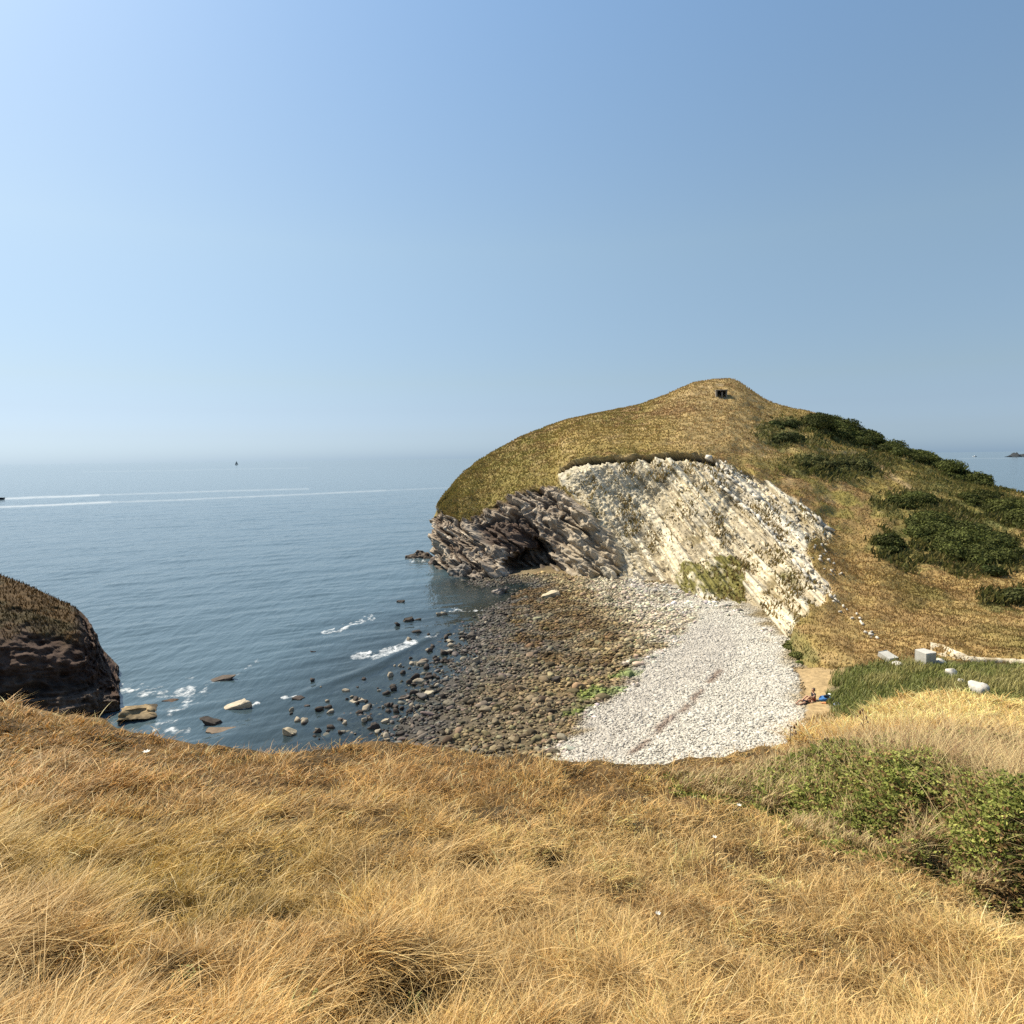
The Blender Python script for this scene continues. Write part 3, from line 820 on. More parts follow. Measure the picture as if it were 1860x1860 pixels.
def stone_field(name, P0, size, col, label, cat, flat=.55, nvar=6, ang=.55):
    Vs, Fs, Cs, off = [], [], [], 0
    var = R.integers(0, nvar, len(P0))
    for k in range(nvar):
        m = np.where(var == k)[0]
        if not len(m): continue
        v, f = rock_shape(I1, 900 + k, .2, ang)
        s = size[m][:, None] * np.stack([R.uniform(.8, 1.35, len(m)), R.uniform(.65, 1.0, len(m)), flat * R.uniform(.7, 1.2, len(m))], 1) * .5
        Rm = rot_rand(len(m), .22)
        w_ = np.einsum('nij,nvj->nvi', Rm, v[None] * s[:, None, :]) + P0[m][:, None, :]
        Vs.append(w_.reshape(-1, 3)); Cs.append(np.repeat(col[m], len(v), 0))
        Fs.append((f[None] + (off + np.arange(len(m)) * len(v))[:, None, None]).reshape(-1, 3)); off += len(m) * len(v)
    o = mesh_np(name, np.concatenate(Vs), tris=np.concatenate(Fs), col=np.concatenate(Cs), mat=MAT_STONE, smooth=False)
    return meta(o, kind='stuff', label=label, cat=cat)


def sample_world(n, x0, x1, y0, y1):
    X = R.uniform(x0, x1, n); Y = R.uniform(y0, y1, n); Z = low_z(X, Y)
    return np.stack([X, Y, Z], 1)


# cobbles of the foreshore
Pc = sample_world(90000, -16, 45, 35, 122)
qx, qy = proj(Pc)
wpx_ = 15 * fbm(Pc[:, 0] * .25, Pc[:, 1] * .25, 0, 3, 311); wpy_ = 10 * fbm(Pc[:, 0] * .25, Pc[:, 1] * .25, 0, 3, 313)
wz = (poly_depth(qx + 1.2 * wpx_, qy + 1.2 * wpy_, WHITE) > np.minimum(R.normal(8, 20, len(qx)), 18)); sd_ = inpoly(qx, qy, SAND)
shore = .85 * sstep(-.55, .12, Pc[:, 2] + .14 * fbm(Pc[:, 0] * .4, Pc[:, 1] * .4, 0, 3, 601)) ** 1.6 ** 1.7
headm = inpoly(qx, qy, [(800, 1030), (900, 1046), (1000, 1040), (1080, 1048), (1200, 1056), (1340, 1106), (1420, 1160), (1460, 1210), (2000, 1200), (2000, 600), (700, 600)])
cob = (~wz) & (~sd_) & (~headm) & (qx < 1400) & (qy < 1420) & (qy > 1036)
cob &= R.random(len(Pc)) < shore * np.where(qx > 820, 1, .8)
Pk = Pc[cob]; kx, ky = qx[cob], qy[cob]
print('cobbles', len(Pk))
wx_ = 14 * fbm(Pk[:, 0] * .25, Pk[:, 1] * .25, 0, 3, 311); wy_ = 9 * fbm(Pk[:, 0] * .25, Pk[:, 1] * .25, 0, 3, 313)
ck_ = zone_colour(kx, ky, Pk[:, 0], Pk[:, 1], wx_, wy_, Pk[:, 2]) * np.where(R.random((len(Pk), 1)) < .3, R.uniform(.25, .6, (len(Pk), 1)), R.uniform(.7, 1.55, (len(Pk), 1))) * (1 + R.normal(0, .05, (len(Pk), 3)))
szk = np.clip(R.lognormal(-1.02, .42, len(Pk)), .16, 1.2) * np.where(kx > 1080, 1.05, 1.0)
Pk[:, 2] = np.maximum(Pk[:, 2] + szk * .08, -.10)
big = np.argsort(-szk * F / Pk[:, 1])
nbig = 120
small = big[nbig:]
stone_field('cobbles', Pk[small], szk[small], ck_[small], 'tan and dark wet cobbles covering the foreshore of the cove', 'cobbles', ang=.8)
# white shingle
Ps = sample_world(230000, 0, 34, 34, 84)
qx, qy = proj(Ps)
wx_ = 15 * fbm(Ps[:, 0] * .25, Ps[:, 1] * .25, 0, 3, 311); wy_ = 10 * fbm(Ps[:, 0] * .25, Ps[:, 1] * .25, 0, 3, 313)
m = (poly_depth(qx + 1.2 * wx_, qy + 1.2 * wy_, WHITE) > R.normal(0, 14, len(qx))) & (~inpoly(qx, qy, SAND))
Ps = Ps[m]; kx, ky = qx[m], qy[m]
print('shingle', len(Ps))
cs_ = zone_colour(kx, ky, Ps[:, 0], Ps[:, 1], wx_[m], wy_[m], Ps[:, 2]) * R.uniform(.78, 1.18, (len(Ps), 1))
szs = np.clip(R.lognormal(-1.95, .42, len(Ps)), .07, .5)
Ps[:, 2] += .03
stone_field('shingle', Ps, szs, cs_, 'white rounded shingle at the top of the beach', 'shingle', flat=.6)

# boulders one by one
ROCK_ME = {}
def boulder(name, p, sx, sy, sz, rz, col, label, group=None, seed=1, cat='boulder', tilt=(0, 0), ang=1.0, base=None, rough=.12, cuts=()):
    v, f = rock_shape(base or I2, seed, rough, ang, cuts)
    v = v * np.array([sx, sy, sz]) * .5
    v = v @ np.array(Euler((tilt[0], tilt[1], 0)).to_matrix()).T
    cc2 = np.tile(np.array(col), (len(v), 1)) * (1 + .25 * fbm(v[:, 0] * 3, v[:, 1] * 3, v[:, 2] * 3 + seed, 3, 7))[:, None]
    o = mesh_np(name, v, tris=f, col=cc2, mat=MAT_STONE, smooth=False)
    o.location = p; o.rotation_euler = (0, 0, rz)
    return meta(o, label, cat, group)


def wp(px_, py_, z_=0.0): return at_z(px_, py_, z_)
def mpp(px_, py_, z_=0.0): return float(at_z(px_, py_, z_)[1]) / F

I4 = ico(4)
WEDGE = [((-.12, -.1, 1), .22), ((-.1, -1, -.1), .42), ((-1, -.2, 0), .62), ((.5, -.9, 0), .5), ((.8, .6, .2), .6)]
CUTS = [[((.2, -.1, 1), .35), ((-.3, -1, 0), .5), ((1, -.3, .2), .62)], [((-.25, 0, 1), .3), ((.4, -1, .2), .5), ((-1, .1, .3), .6)],
        [((.1, .2, 1), .4), ((0, -1, .3), .45), ((.9, .5, 0), .6), ((-.9, -.4, .4), .55)], [((-.1, -.3, 1), .45), ((-.6, -.8, 0), .52), ((.7, -.7, .1), .55)]]
HAND = [  # px, py, width px, height px, colour, label, tilt, seed
    (430, 1282, 52, 26, (.42, .36, .27), 'pale flat topped wedge boulder alone in the foam near the dark cliff', (.0, -.22), 3),
    (402, 1234, 56, 14, (.09, .07, .055), 'long low dark rock awash behind the pale wedge boulder', (0, -.1), 5),
    (384, 1312, 34, 20, (.06, .05, .042), 'dark blocky rock in the water just above the grass edge', (.1, .1), 8),
    (398, 1327, 58, 9, (.16, .12, .085), 'thin flat brown slab in the water beside the dark blocky rock', (0, .05), 9),
    (528, 1332, 28, 28, (.40, .34, .24), 'upright tan boulder standing in shallow water at the grass edge', (.1, .2), 12),
    (1002, 1080, 40, 16, (.44, .37, .25), 'flat pale slab at the edge of the dark pool with a black shadow', (0, -.15), 17),
    (741, 1127, 22, 13, (.05, .042, .036), 'black rounded rock farther out in the water, the larger of a pair', (0, 0), 19),
    (758, 1126, 13, 8, (.05, .042, .036), 'small black rock right beside the larger black rounded rock', (0, 0), 21),
    (729, 1094, 17, 9, (.045, .038, .034), 'dark rock farthest out in the open water towards the headland', (0, 0), 23),
    (569, 1185, 15, 8, (.06, .04, .035), 'low reddish black rock alone in open water beyond the swell', (0, 0), 26),
    (540, 1270, 26, 13, (.06, .048, .042), 'dark low rock with white foam on its left side', (0, 0), 28),
    (557, 1283, 14, 9, (.05, .042, .038), 'small dark rock just in front of the rock with foam', (0, 0), 29),
    (661, 1234, 14, 10, (.055, .045, .04), 'round black rock on the near side of the swell line', (0, 0), 31),
    (713, 1247, 14, 11, (.05, .042, .036), 'dark upright rock in shallow water between the swell and the cobbles', (0, 0), 33),
    (857, 1156, 26, 17, (.10, .085, .07), 'large dark rounded boulder at the water edge of the cobbles', (0, 0), 35),
    (865, 1200, 13, 26, (.30, .26, .20), 'tall narrow grey boulder standing on end among the cobbles', (0, .1), 37),
    (778, 1261, 24, 13, (.42, .37, .27), 'pale tan boulder at the left end of the cobble bank', (0, 0), 39),
    (700, 1310, 18, 13, (.36, .31, .23), 'tan angular boulder in the shallows near the grass edge', (0, 0), 41),
    (645, 1275, 30, 10, (.30, .26, .2), 'long low light brown rock lying in the shallows', (0, -.1), 43),
    (766, 1203, 20, 18, (.20, .165, .13), 'brown rock at the near edge of the white surf', (0, 0), 45),
    (818, 1183, 18, 10, (.30, .27, .22), 'pale low rock in water between the surf and the cobbles', (0, 0), 47),
    (735, 1267, 26, 9, (.12, .10, .085), 'flat dark slab half under water in front of the cobbles', (0, -.08), 49),
    (1010, 1235, 18, 14, (.06, .05, .042), 'single black boulder among pale cobbles near the green weed', (0, 0), 51),
    (975, 1124, 18, 10, (.22, .21, .13), 'rounded greenish boulder on the brown weed covered cobbles', (0, 0), 53),
]
for (bx_, by_, wpx, hpx_, colr, lab, tl, sd2) in HAND:
    m_ = mpp(bx_, by_); p_ = low_pt(bx_, by_ + hpx_ * .25); p_[2] = max(p_[2], -.15)
    p_ = at_z(bx_, by_ + hpx_ * .2, p_[2])
    sz_ = hpx_ * m_ * 1.15
    boulder('boulder', p_ + np.array([0, 0, sz_ * .16]), wpx * m_ * 1.3, wpx * m_ * .95, max(sz_ * 1.3, .42), R.uniform(-.25, .25), colr, lab, None, sd2, tilt=tl, base=I4, ang=.95, rough=.2, cuts=CUTS[sd2 % 4] if sd2 != 3 else WEDGE)
# smaller rocks in the shallows
cnt = 0
GW = 'dark rocks scattered in the shallow water'
while cnt < 155:
    bx_ = R.uniform(470, 900); t_ = R.random() ** .7
    sh_x = np.interp(1000, [0, 1], [0, 1])
    by_ = R.uniform(1090, 1345)
    xs = np.interp(by_, [1062, 1110, 1150, 1200, 1270, 1330, 1400], [905, 890, 868, 832, 775, 725, 690])
    if bx_ > xs + 12 or bx_ < xs - 300: continue
    if R.random() > math.exp(-(xs - bx_) / 130): continue
    if by_ < 1290 - (bx_ - 500) * .42: 
        if R.random() < .85: continue
    m_ = mpp(bx_, by_); s_ = R.uniform(6, 20) ** 1.0 * m_
    dk = R.random()
    colr = np.array((.055, .046, .04)) if dk < .6 else np.array((.27, .235, .18))
    p_ = at_z(bx_, by_, 0.05)
    boulder('boulder', p_, s_ * R.uniform(1, 1.5), s_ * .8, s_ * R.uniform(.6, .95), R.uniform(0, 6.28), colr * R.uniform(.8, 1.2),
            'small dark wet rock poking out of the shallow water' if dk < .6 else 'small pale brown rock standing out of the shallow water',
            GW if dk < .6 else 'pale rocks scattered in the shallow water', 100 + cnt)
    cnt += 1
# the largest foreshore cobbles one by one
for j in big[:nbig]:
    colr = ck_[j]; lum = colr.mean()
    lab, grp = (('dark brown boulder lying among the cobbles of the foreshore', 'dark boulders on the foreshore') if lum < .17 else
                ('tan boulder lying among the cobbles of the foreshore', 'tan boulders on the foreshore') if lum < .36 else
                ('pale boulder lying among the cobbles below the white shingle', 'pale boulders on the foreshore'))
    boulder('boulder', Pk[j], szk[j] * 1.25, szk[j] * .9, szk[j] * .65, R.uniform(0, 6.28), colr, lab, grp, 300 + int(j) % 40, base=I2)

# rock masses at the foot of the cliffs
def crag(name, px_, py_, z0, wm, dm, hm, rz, colr, label, seed, tilt=(0, 0), cat='rock'):
    p_ = at_z(px_, py_, z0)
    v, f = rock_shape(ico(5), seed, .3, 1.0)
    v = v * np.array([wm, dm, hm]) * .5
    v = v @ np.array(Euler((tilt[0], tilt[1], 0)).to_matrix()).T
    s_ = v[:, 0] * .7 + v[:, 2] * .7
    v = v + np.array([-.3, -.5, .4]) * (.30 * fbm(s_ * 2.4, v[:, 1] * .6, v[:, 0] * .3, 4, seed) + .2 * fbm(v[:, 0] * 1.6, v[:, 1] * 1.6, v[:, 2] * 1.6, 4, seed + 9))[:, None] * min(1.6, hm)
    l_ = fbm(s_ * 2.2, v[:, 1] * .3, 0, 4, seed + 3)
    cc2 = mix(np.broadcast_to(np.array(colr) * .6, v.shape), np.array(colr) * 1.4, sstep(-.5, .5, l_))
    cc2 = mix(cc2, (.03, .026, .022), sstep(.5, .0, v[:, 2] + z0) * .7)
    o = mesh_np(name, v, tris=f, col=cc2, mat=MAT_STONE, smooth=False)
    o.location = p_; o.rotation_euler = (0, 0, rz)
    return meta(o, label, cat)


crag('rock_outcrop', 768, 1012, .1, 6.6, 5, 3.0, .1, (.14, .11, .085), 'low jagged brown rock at the seaward tip of the headland', 61, (0, .12))
crag('rock_outcrop', 802, 1022, .3, 5.0, 6, 5.2, .2, (.13, .105, .09), 'dark steep rock buttress rising from the sea at the left foot of the headland', 62, (0, -.3))
crag('rock_outcrop', 838, 1042, .3, 4.4, 6, 4.2, .7, (.19, .165, .14), 'grey brown rock rib running down into the water in front of the headland', 63, (.1, .5))
crag('rock_outcrop', 868, 1046, .3, 4.6, 5, 2.6, .5, (.20, .165, .13), 'rounded brown rock at the end of the cove cobbles below the headland', 64, (.1, .35))
crag('rock_outcrop', 1046, 1032, 1.3, 6.0, 4, 3.4, -.3, (.40, .345, .265), 'pale slab of bedrock leaning beside the dark cave mouth', 65, (0, .62))
crag('rock_outcrop', 1108, 1046, 1.5, 4.0, 3, 1.8, -.3, (.42, .37, .28), 'small striped bedrock slab at the foot of the chalk slope', 66, (0, .6))
crag('rock_outcrop', 1160, 1050, 1.6, 3.8, 2.6, 1.4, -.3, (.50, .45, .36), 'low cream bedrock fin between the cobbles and the chalk slope', 67, (0, .55))
crag('boulder', 906, 1078, -.1, 4.0, 2.6, 1.7, .2, (.22, .19, .165), 'craggy grey boulder in the dark pool below the headland', 70, (.1, -.3), 'boulder')
crag('rock_platform', 256, 1290, .1, 4.3, 5.2, 1.1, .1, (.27, .20, .11), 'flat brown rock platform washed by foam at the foot of the dark cliff', 68, (-.05, .06), 'rock platform')
crag('rock_platform', 318, 1272, -.1, 2.6, 1.2, .45, .3, (.20, .12, .075), 'thin reddish rock tongue reaching out of the foam by the platform', 69, (0, .02), 'rock platform')

# loose rubble and dry tufts on the chalk slope
_c = np.where((chs[_fm].ravel() > .7) & (Hqx > 1010))[0]
sel = _c[R.integers(0, len(_c), 5200)]
sel = sel[np.repeat(lip[_fm].ravel()[sel][:, None] > 10, 1, 1)[:, 0]]
rsz = np.clip(R.lognormal(-1.45, .5, len(sel)), .1, .95) * np.where(np.abs(Hqx[sel] - 1290 - (Hqy[sel] - 838) * .85) < 70, 1.0, .95)
stone_field('chalk_rubble', HPf[sel] + R.normal(0, .08, (len(sel), 3)), rsz, Hc[sel] * R.uniform(.7, 1.25, (len(sel), 1)), 'angular pale rubble lying on the chalk slope', 'rubble', flat=.75, ang=.9)
sel = _c[R.integers(0, len(_c), 16000)]
P0 = HPf[sel]; kk = fbm(P0[:, 0] * .3, P0[:, 2] * .35, P0[:, 1] * .2, 4, 991)
kk = R.random(len(sel)) < sstep(.0, .8, kk) * .7
P0 = P0[kk]
cA = mix(np.broadcast_to((.20, .165, .055), P0.shape), (.27, .19, .085), R.random(len(P0))) * R.uniform(.6, 1.3, (len(P0), 1))
V, Q, CC = tufts(P0 + np.array([-.05, -.1, 0]), cA, .42, .14)
meta(mesh_np('hill_grass', V, Q, col=CC, mat=MAT_TUFT, smooth=False), kind='stuff', label='olive tufts growing on the chalk slope', cat='grass')

# ================================================================== bushes on the headland
def leaf_cards(C, nrm, size, col, rng):
    n = len(C)
    nn = nrm + rng.normal(0, .55, (n, 3)); nn /= np.linalg.norm(nn, axis=1)[:, None]
    t = np.cross(nn, rng.normal(size=(n, 3))); t /= np.linalg.norm(t, axis=1)[:, None]
    b = np.cross(nn, t)
    s = (size * rng.uniform(.6, 1.4, n))[:, None]
    V = np.stack([C - t * s * .5, C + b * s * .32, C + t * s * .6, C - b * s * .32], 1).reshape(-1, 3)
    return V, np.arange(4 * n).reshape(n, 4), np.repeat(col, 4, 0)


def bush(label, regions, lump_r, nlump, leaf, nleaf, colr, group=None, sink=.35, name='gorse_bush', cat='bush', squash=.62):
    """regions: list of (px, py, half width px, half height px) on the slope"""
    lumps = []
    for (cx, cy, hw, hh) in regions:
        k = max(3, int(1.6 * nlump * hw * hh / sum(r[2] * r[3] for r in regions)))
        for _ in range(k):
            a = R.uniform(0, 2 * np.pi); q = math.sqrt(R.random()) * R.choice([1, 1, 1, 1.35])
            p = hill(cx + hw * q * math.cos(a), cy + hh * q * math.sin(a))
            lumps.append((p, lump_r * R.uniform(.3, 1.15) * max(.35, 1.15 - .6 * q)))
    root = empty(name, lumps[0][0])
    o0 = np.array(lumps[0][0])
    Cs, Ns, Ks = [], [], []
    wts = np.array([r ** 2 for _, r in lumps]); wts /= wts.sum()
    for (p, r), wt in zip(lumps, wts):
        k = max(20, int(nleaf * wt))
        dvec = R.normal(size=(k, 3)); dvec[:, 2] = np.abs(dvec[:, 2]) - .25; dvec /= np.linalg.norm(dvec, axis=1)[:, None]
        rr = r * (R.uniform(.45, 1.0, k) ** .45) * (1 + .22 * fbm(dvec[:, 0] * 2.2 + p[0], dvec[:, 1] * 2.2, dvec[:, 2] * 2.2, 3, 77))
        Cs.append(p + np.array([0, 0, r * (squash - sink) * .6]) + dvec * rr[:, None] * np.array([1, 1, squash])); Ns.append(dvec)
        Ks.append(np.array(colr) * R.uniform(.65, 1.35) * R.uniform(.6, 1.5, (k, 1)))
    C = np.concatenate(Cs); Nn = np.concatenate(Ns); K_ = np.concatenate(Ks)
    V, Q, CC = leaf_cards(C - o0, Nn, leaf, K_, R)
    T = None
    # solid core lumps added to block the view through the leaves
    vs, fs, off = [], [], 0
    v1, f1_ = I1
    for p, r in lumps:
        vs.append(v1 * r * .62 * np.array([1, 1, squash]) + p - o0 + np.array([0, 0, r * (squash - sink) * .5])); fs.append(f1_ + off); off += len(v1)
    core_v = np.concatenate(vs)
    mesh_np('foliage', np.concatenate([V, core_v]), Q, np.concatenate(fs) + len(V), np.concatenate([CC, np.tile(np.array(colr) * .8, (len(core_v), 1))]), MAT_LEAF, smooth=False, parent=root)
    meta(root, label, cat, group)
    return root


DG = (.074, .084, .022)
GB = 'dark green bushes on the headland'
bush('dark green bush highest on the ridge right of the summit', [(1490, 772, 28, 10), (1530, 786, 34, 14), (1572, 795, 28, 16)], 3.6, 52, .40, 34000, DG, GB)
bush('long dark green thicket on the skyline ridge above the footpath', [(1630, 818, 32, 10), (1680, 828, 36, 14), (1725, 845, 30, 14)], 3.3, 60, .38, 34000, DG, GB)
bush('dark green bush ending the skyline thicket where the ridge meets the sea', [(1745, 858, 26, 12), (1778, 872, 20, 10)], 2.9, 30, .36, 18000, DG, GB)
bush('small green scrub clump below the summit, the upper of two', [(1425, 772, 26, 8)], 1.5, 22, .36, 5000, (.06, .072, .022), 'low scrub near the summit')
bush('small green scrub clump below the summit, the lower of two', [(1430, 797, 28, 7)], 1.5, 22, .36, 5000, (.06, .07, .022), 'low scrub near the summit')
bush('low brownish green scrub bank beside the top of the footpath', [(1475, 842, 30, 10), (1520, 848, 34, 12), (1565, 848, 22, 14)], 1.5, 44, .36, 12000, (.085, .088, .03), None)
bush('small dark bush just above the biggest bush of the slope', [(1655, 912, 36, 10)], 1.9, 26, .32, 12000, DG, GB)
bush('biggest dark green bush on the slope, below the footpath', [(1690, 960, 34, 24), (1745, 985, 48, 30), (1800, 1002, 40, 24)], 2.5, 110, .32, 52000, DG, GB)
bush('small round green bush left of the biggest bush', [(1617, 990, 20, 14)], 1.6, 18, .36, 5000, (.065, .075, .02), GB)
bush('dark green bush above the footpath at the right edge', [(1780, 905, 40, 12), (1825, 925, 34, 14), (1850, 945, 24, 14)], 1.9, 52, .33, 24000, (.065, .072, .018), GB)
bush('small low green bush at the foot of the biggest bush', [(1805, 1040, 18, 7)], 1.1, 10, .36, 1600, (.055, .07, .02), GB)
bush('brownish green scrub low on the slope at the right edge', [(1838, 1085, 22, 10)], 1.1, 12, .36, 2000, (.075, .08, .026), None)
bush('small round green bush on the shingle edge at the slope foot', [(1452, 1206, 8, 4)], .42, 7, .16, 900, (.10, .12, .03), None, name='low_bush')
bush('green scrub at the shingle edge below the brown slope', [(1432, 1176, 8, 14), (1448, 1194, 10, 8)], .55, 14, .2, 1800, (.10, .105, .03), None, name='low_bush')

# ragged low scrub growing out of and between the bushes
_sc = []
for (cx_, cy_, hw_, hh_, k_) in ((1530, 795, 85, 20, 1500), (1425, 785, 50, 26, 900), (1520, 850, 95, 22, 1800), (1640, 826, 70, 18, 1200), (1745, 862, 80, 22, 1500), (1650, 915, 60, 16, 900),
                                 (1740, 985, 130, 58, 4200), (1617, 990, 36, 24, 700), (1815, 925, 85, 34, 2400), (1838, 1085, 55, 20, 700), (1690, 905, 90, 14, 900)):
    for _ in range(k_):
        a = R.uniform(0, 2 * np.pi); q = R.uniform(.2, 1.25) ** .8
        k = np.argmin(np.abs(Hqx[::7] - cx_ - hw_ * q * math.cos(a)) + np.abs(Hqy[::7] - cy_ - hh_ * q * math.sin(a)))
        _sc.append(HPf[::7][k])
P0 = np.array(_sc) + np.stack([R.normal(0, .35, len(_sc)), R.normal(0, .5, len(_sc)), np.zeros(len(_sc))], 1)
_g = fbm(P0[:, 0] * .25, P0[:, 1] * .25, 0, 3, 997)
P0 = P0[_g > -.15]
cA = mix(np.broadcast_to((.085, .092, .026), P0.shape), (.20, .165, .06), R.random(len(P0)) ** 2) * R.uniform(.6, 1.35, (len(P0), 1))
V, Q, CC = tufts(P0, cA, .62, .20, .6)
meta(mesh_np('hill_scrub', V, Q, col=CC, mat=MAT_TUFT, smooth=False), kind='stuff', label='ragged green scrub spreading between the bushes of the headland', cat='scrub')

# ================================================================== reeds and valley grass
REED = [(1512, 1240), (1545, 1214), (1600, 1206), (1660, 1206), (1860, 1212), (2000, 1216), (2000, 1330), (1860, 1315), (1700, 1300), (1600, 1310), (1545, 1318), (1520, 1300), (1508, 1268)]


def blades(P0, h, az, lean, bend, wid, col0, col1, face=None, nseg=3):
    """tapering curved blades; returns V, quads, tris, colours"""
    n = len(P0)
    dr = np.stack([np.cos(az), np.sin(az), 0 * az], 1)
    fa = R.uniform(0, np.pi, n) if face is None else face
    side = np.stack([np.cos(fa), np.sin(fa), 0 * fa], 1)
    Vs, Cs = [], []
    for k in range(nseg + 1):
        s = k / nseg
        p = P0 + dr * (lean * h * (s ** 1.6))[:, None]
        p[:, 2] += h * (s - bend * s ** 2.4)
        wk = wid * (1 - .85 * s ** 1.5)
        if k < nseg:
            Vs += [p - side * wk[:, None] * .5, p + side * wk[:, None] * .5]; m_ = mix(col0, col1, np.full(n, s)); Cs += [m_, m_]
        else:
            Vs.append(p); Cs.append(np.asarray(col1))
    nv = 2 * nseg + 1
    V = np.stack(Vs, 1).reshape(-1, 3); C = np.stack(Cs, 1).reshape(-1, 3)
    b = (np.arange(n) * nv)[:, None]
    Q = np.concatenate([b + np.array([2 * k, 2 * k + 1, 2 * k + 3, 2 * k + 2]) for k in range(nseg - 1)])
    T = b + np.array([2 * nseg - 2, 2 * nseg - 1, 2 * nseg])
    return V, Q, T, C


n = 42000
rx, ry = R.uniform(1500, 2000, n), R.uniform(1200, 1335, n)
m = inpoly(rx + 22 * vnoise(rx * .06, ry * .09, 0, 3) + R.normal(0, 7, n), ry + 7 * vnoise(rx * .07, ry * .1, 0, 8) + R.normal(0, 3, n), REED)
rp = low_pt(rx[m], ry[m]); n = len(rp)
gg = fbm(rp[:, 0] * .3, rp[:, 1] * .3, 0, 3, 701)
hh = .55 * R.uniform(.4, 1.4, n) * (1 + .35 * gg)
cA = mix(np.broadcast_to((.175, .19, .045), (n, 3)), (.31, .27, .09), sstep(-.1, .7, gg + R.normal(0, .25, n))) * R.uniform(.6, 1.35, (n, 1))
V, Q, T, C4 = blades(rp, hh, R.normal(.3, .9, n), R.uniform(.1, .6, n), R.uniform(.1, .35, n), R.uniform(.035, .07, n), cA * .8, cA * 1.1)
meta(mesh_np('reeds', V, Q, T, C4, MAT_GRASS, smooth=False), kind='stuff', label='green reeds and rank grass in the valley behind the beach', cat='reeds')
# low dry growth along the toe of the slope and on the sand
n = 9000
rx, ry = R.uniform(1440, 1700, n), R.uniform(1195, 1340, n)
m = inpoly(rx, ry, [(1480, 1300), (1530, 1290), (1600, 1320), (1600, 1345), (1460, 1345), (1440, 1320)]) | inpoly(rx, ry, [(1455, 1205), (1560, 1205), (1540, 1218), (1470, 1214)])
rp = low_pt(rx[m], ry[m]); n = len(rp)
cA = mix(np.broadcast_to((.30, .19, .07), (n, 3)), (.14, .12, .04), sstep(-.3, .5, fbm(rp[:, 0], rp[:, 1], 0, 3, 711))) * R.uniform(.6, 1.3, (n, 1))
V, Q, T, C4 = blades(rp, R.uniform(.12, .4, n), R.uniform(0, 6.28, n), R.uniform(.2, .8, n), R.uniform(.1, .4, n), R.uniform(.03, .05, n), cA * .8, cA)
meta(mesh_np('dry_grass', V, Q, T, C4, MAT_TUFT, smooth=False), kind='stuff', label='dry brown growth around the sand behind the beach', cat='grass')

# ================================================================== foreground slope
FC = [(-500, 1262, 11.0), (-200, 1278, 11.0), (0, 1292, 10.6), (60, 1296, 10.4), (130, 1305, 10.0), (200, 1318, 9.8), (280, 1342, 9.4), (400, 1356, 9.2), (550, 1361, 9.0), (700, 1363, 9.0), (850, 1368, 9.0),
      (1000, 1375, 8.9), (1170, 1386, 8.8), (1290, 1384, 9.0), (1360, 1374, 10), (1440, 1346, 12.5), (1520, 1322, 15.5), (1580, 1296, 18.5), (1620, 1277, 20.5), (1680, 1263, 22), (1760, 1268, 22), (1860, 1282, 21.5), (2000, 1290, 21), (2400, 1290, 20)]
FC = [(-30000, 1255, 11.5)] + FC + [(30000, 1290, 20)]
fpx = np.array([q[0] for q in FC], float)
ed = at_y(np.clip(fpx, -600, 2500), [q[1] for q in FC], np.array([q[2] for q in FC], float))
eY, eZ = ed[:, 1], ed[:, 2]
RW3 = [(np.full_like(eY, .35), np.full_like(eY, 18.35)), (L(.35, eY, .15), L(18.35, eZ, .15) - .02), (L(.35, eY, .4), L(18.35, eZ, .4) - .03), (L(.35, eY, .7), L(18.35, eZ, .7)), (eY, eZ),
       (eY + 1.6, eZ - 1.15), (eY + 4.5, eZ - 4.2), (eY + 12, eZ - 11), (eY + 18, np.full_like(eY, -1.2))]
flx = np.arange(-1400, 3300, 3.0)
fv = np.concatenate([np.linspace(0, 4, 240, endpoint=False), np.linspace(4, 5, 30, endpoint=False), np.linspace(5, 8, 40)])
FY, FZ = build_rows(RW3, fpx, flx, fv)
FP = at_yz(np.broadcast_to(flx, FY.shape), FY, FZ)


def f_bump(X, Y):
    return .11 * fbm(X * .55, Y * .55, 0, 3, 801) + .075 * fbm(X * 1.6, Y * 1.6, 0, 3, 811) + .03 * fbm(X * 4.5, Y * 4.5, 0, 2, 813)


FP[..., 2] += f_bump(FP[..., 0], FP[..., 1])
x, y, z = FP[..., 0], FP[..., 1], FP[..., 2]
HOL = []
_fx, _fy = proj(FP)
for (hx_, hy_, hr_) in ((748, 1795, .15), (310, 1775, .10), (95, 1800, .20), (432, 1728, .08), (1060, 1690, .10), (590, 1420, .22), (150, 1560, .14), (620, 1480, .13), (1345, 1520, .12), (300, 1650, .10), (560, 1860, .12), (1290, 1790, .09), (1560, 1790, .10), (860, 1560, .09), (400, 1560, .10), (1000, 1560, .10)):
    k_ = np.unravel_index(np.argmin((_fx - hx_) ** 2 + (_fy - hy_) ** 2 + 1e6 * (fv > 4)[:, None]), _fx.shape)
    HOL.append((FP[k_][0], FP[k_][1], hr_))


def hollow_w(X, Y):
    q = np.zeros(np.shape(X))
    for a_, b_, r_ in HOL:
        ww = 1 + .35 * vnoise(X * 9 + a_, Y * 9, 0, 3)
        q = np.maximum(q, np.exp(-(((X - a_) / (r_ * 1.4)) ** 2 + ((Y - b_) / r_) ** 2) * ww))
    return q


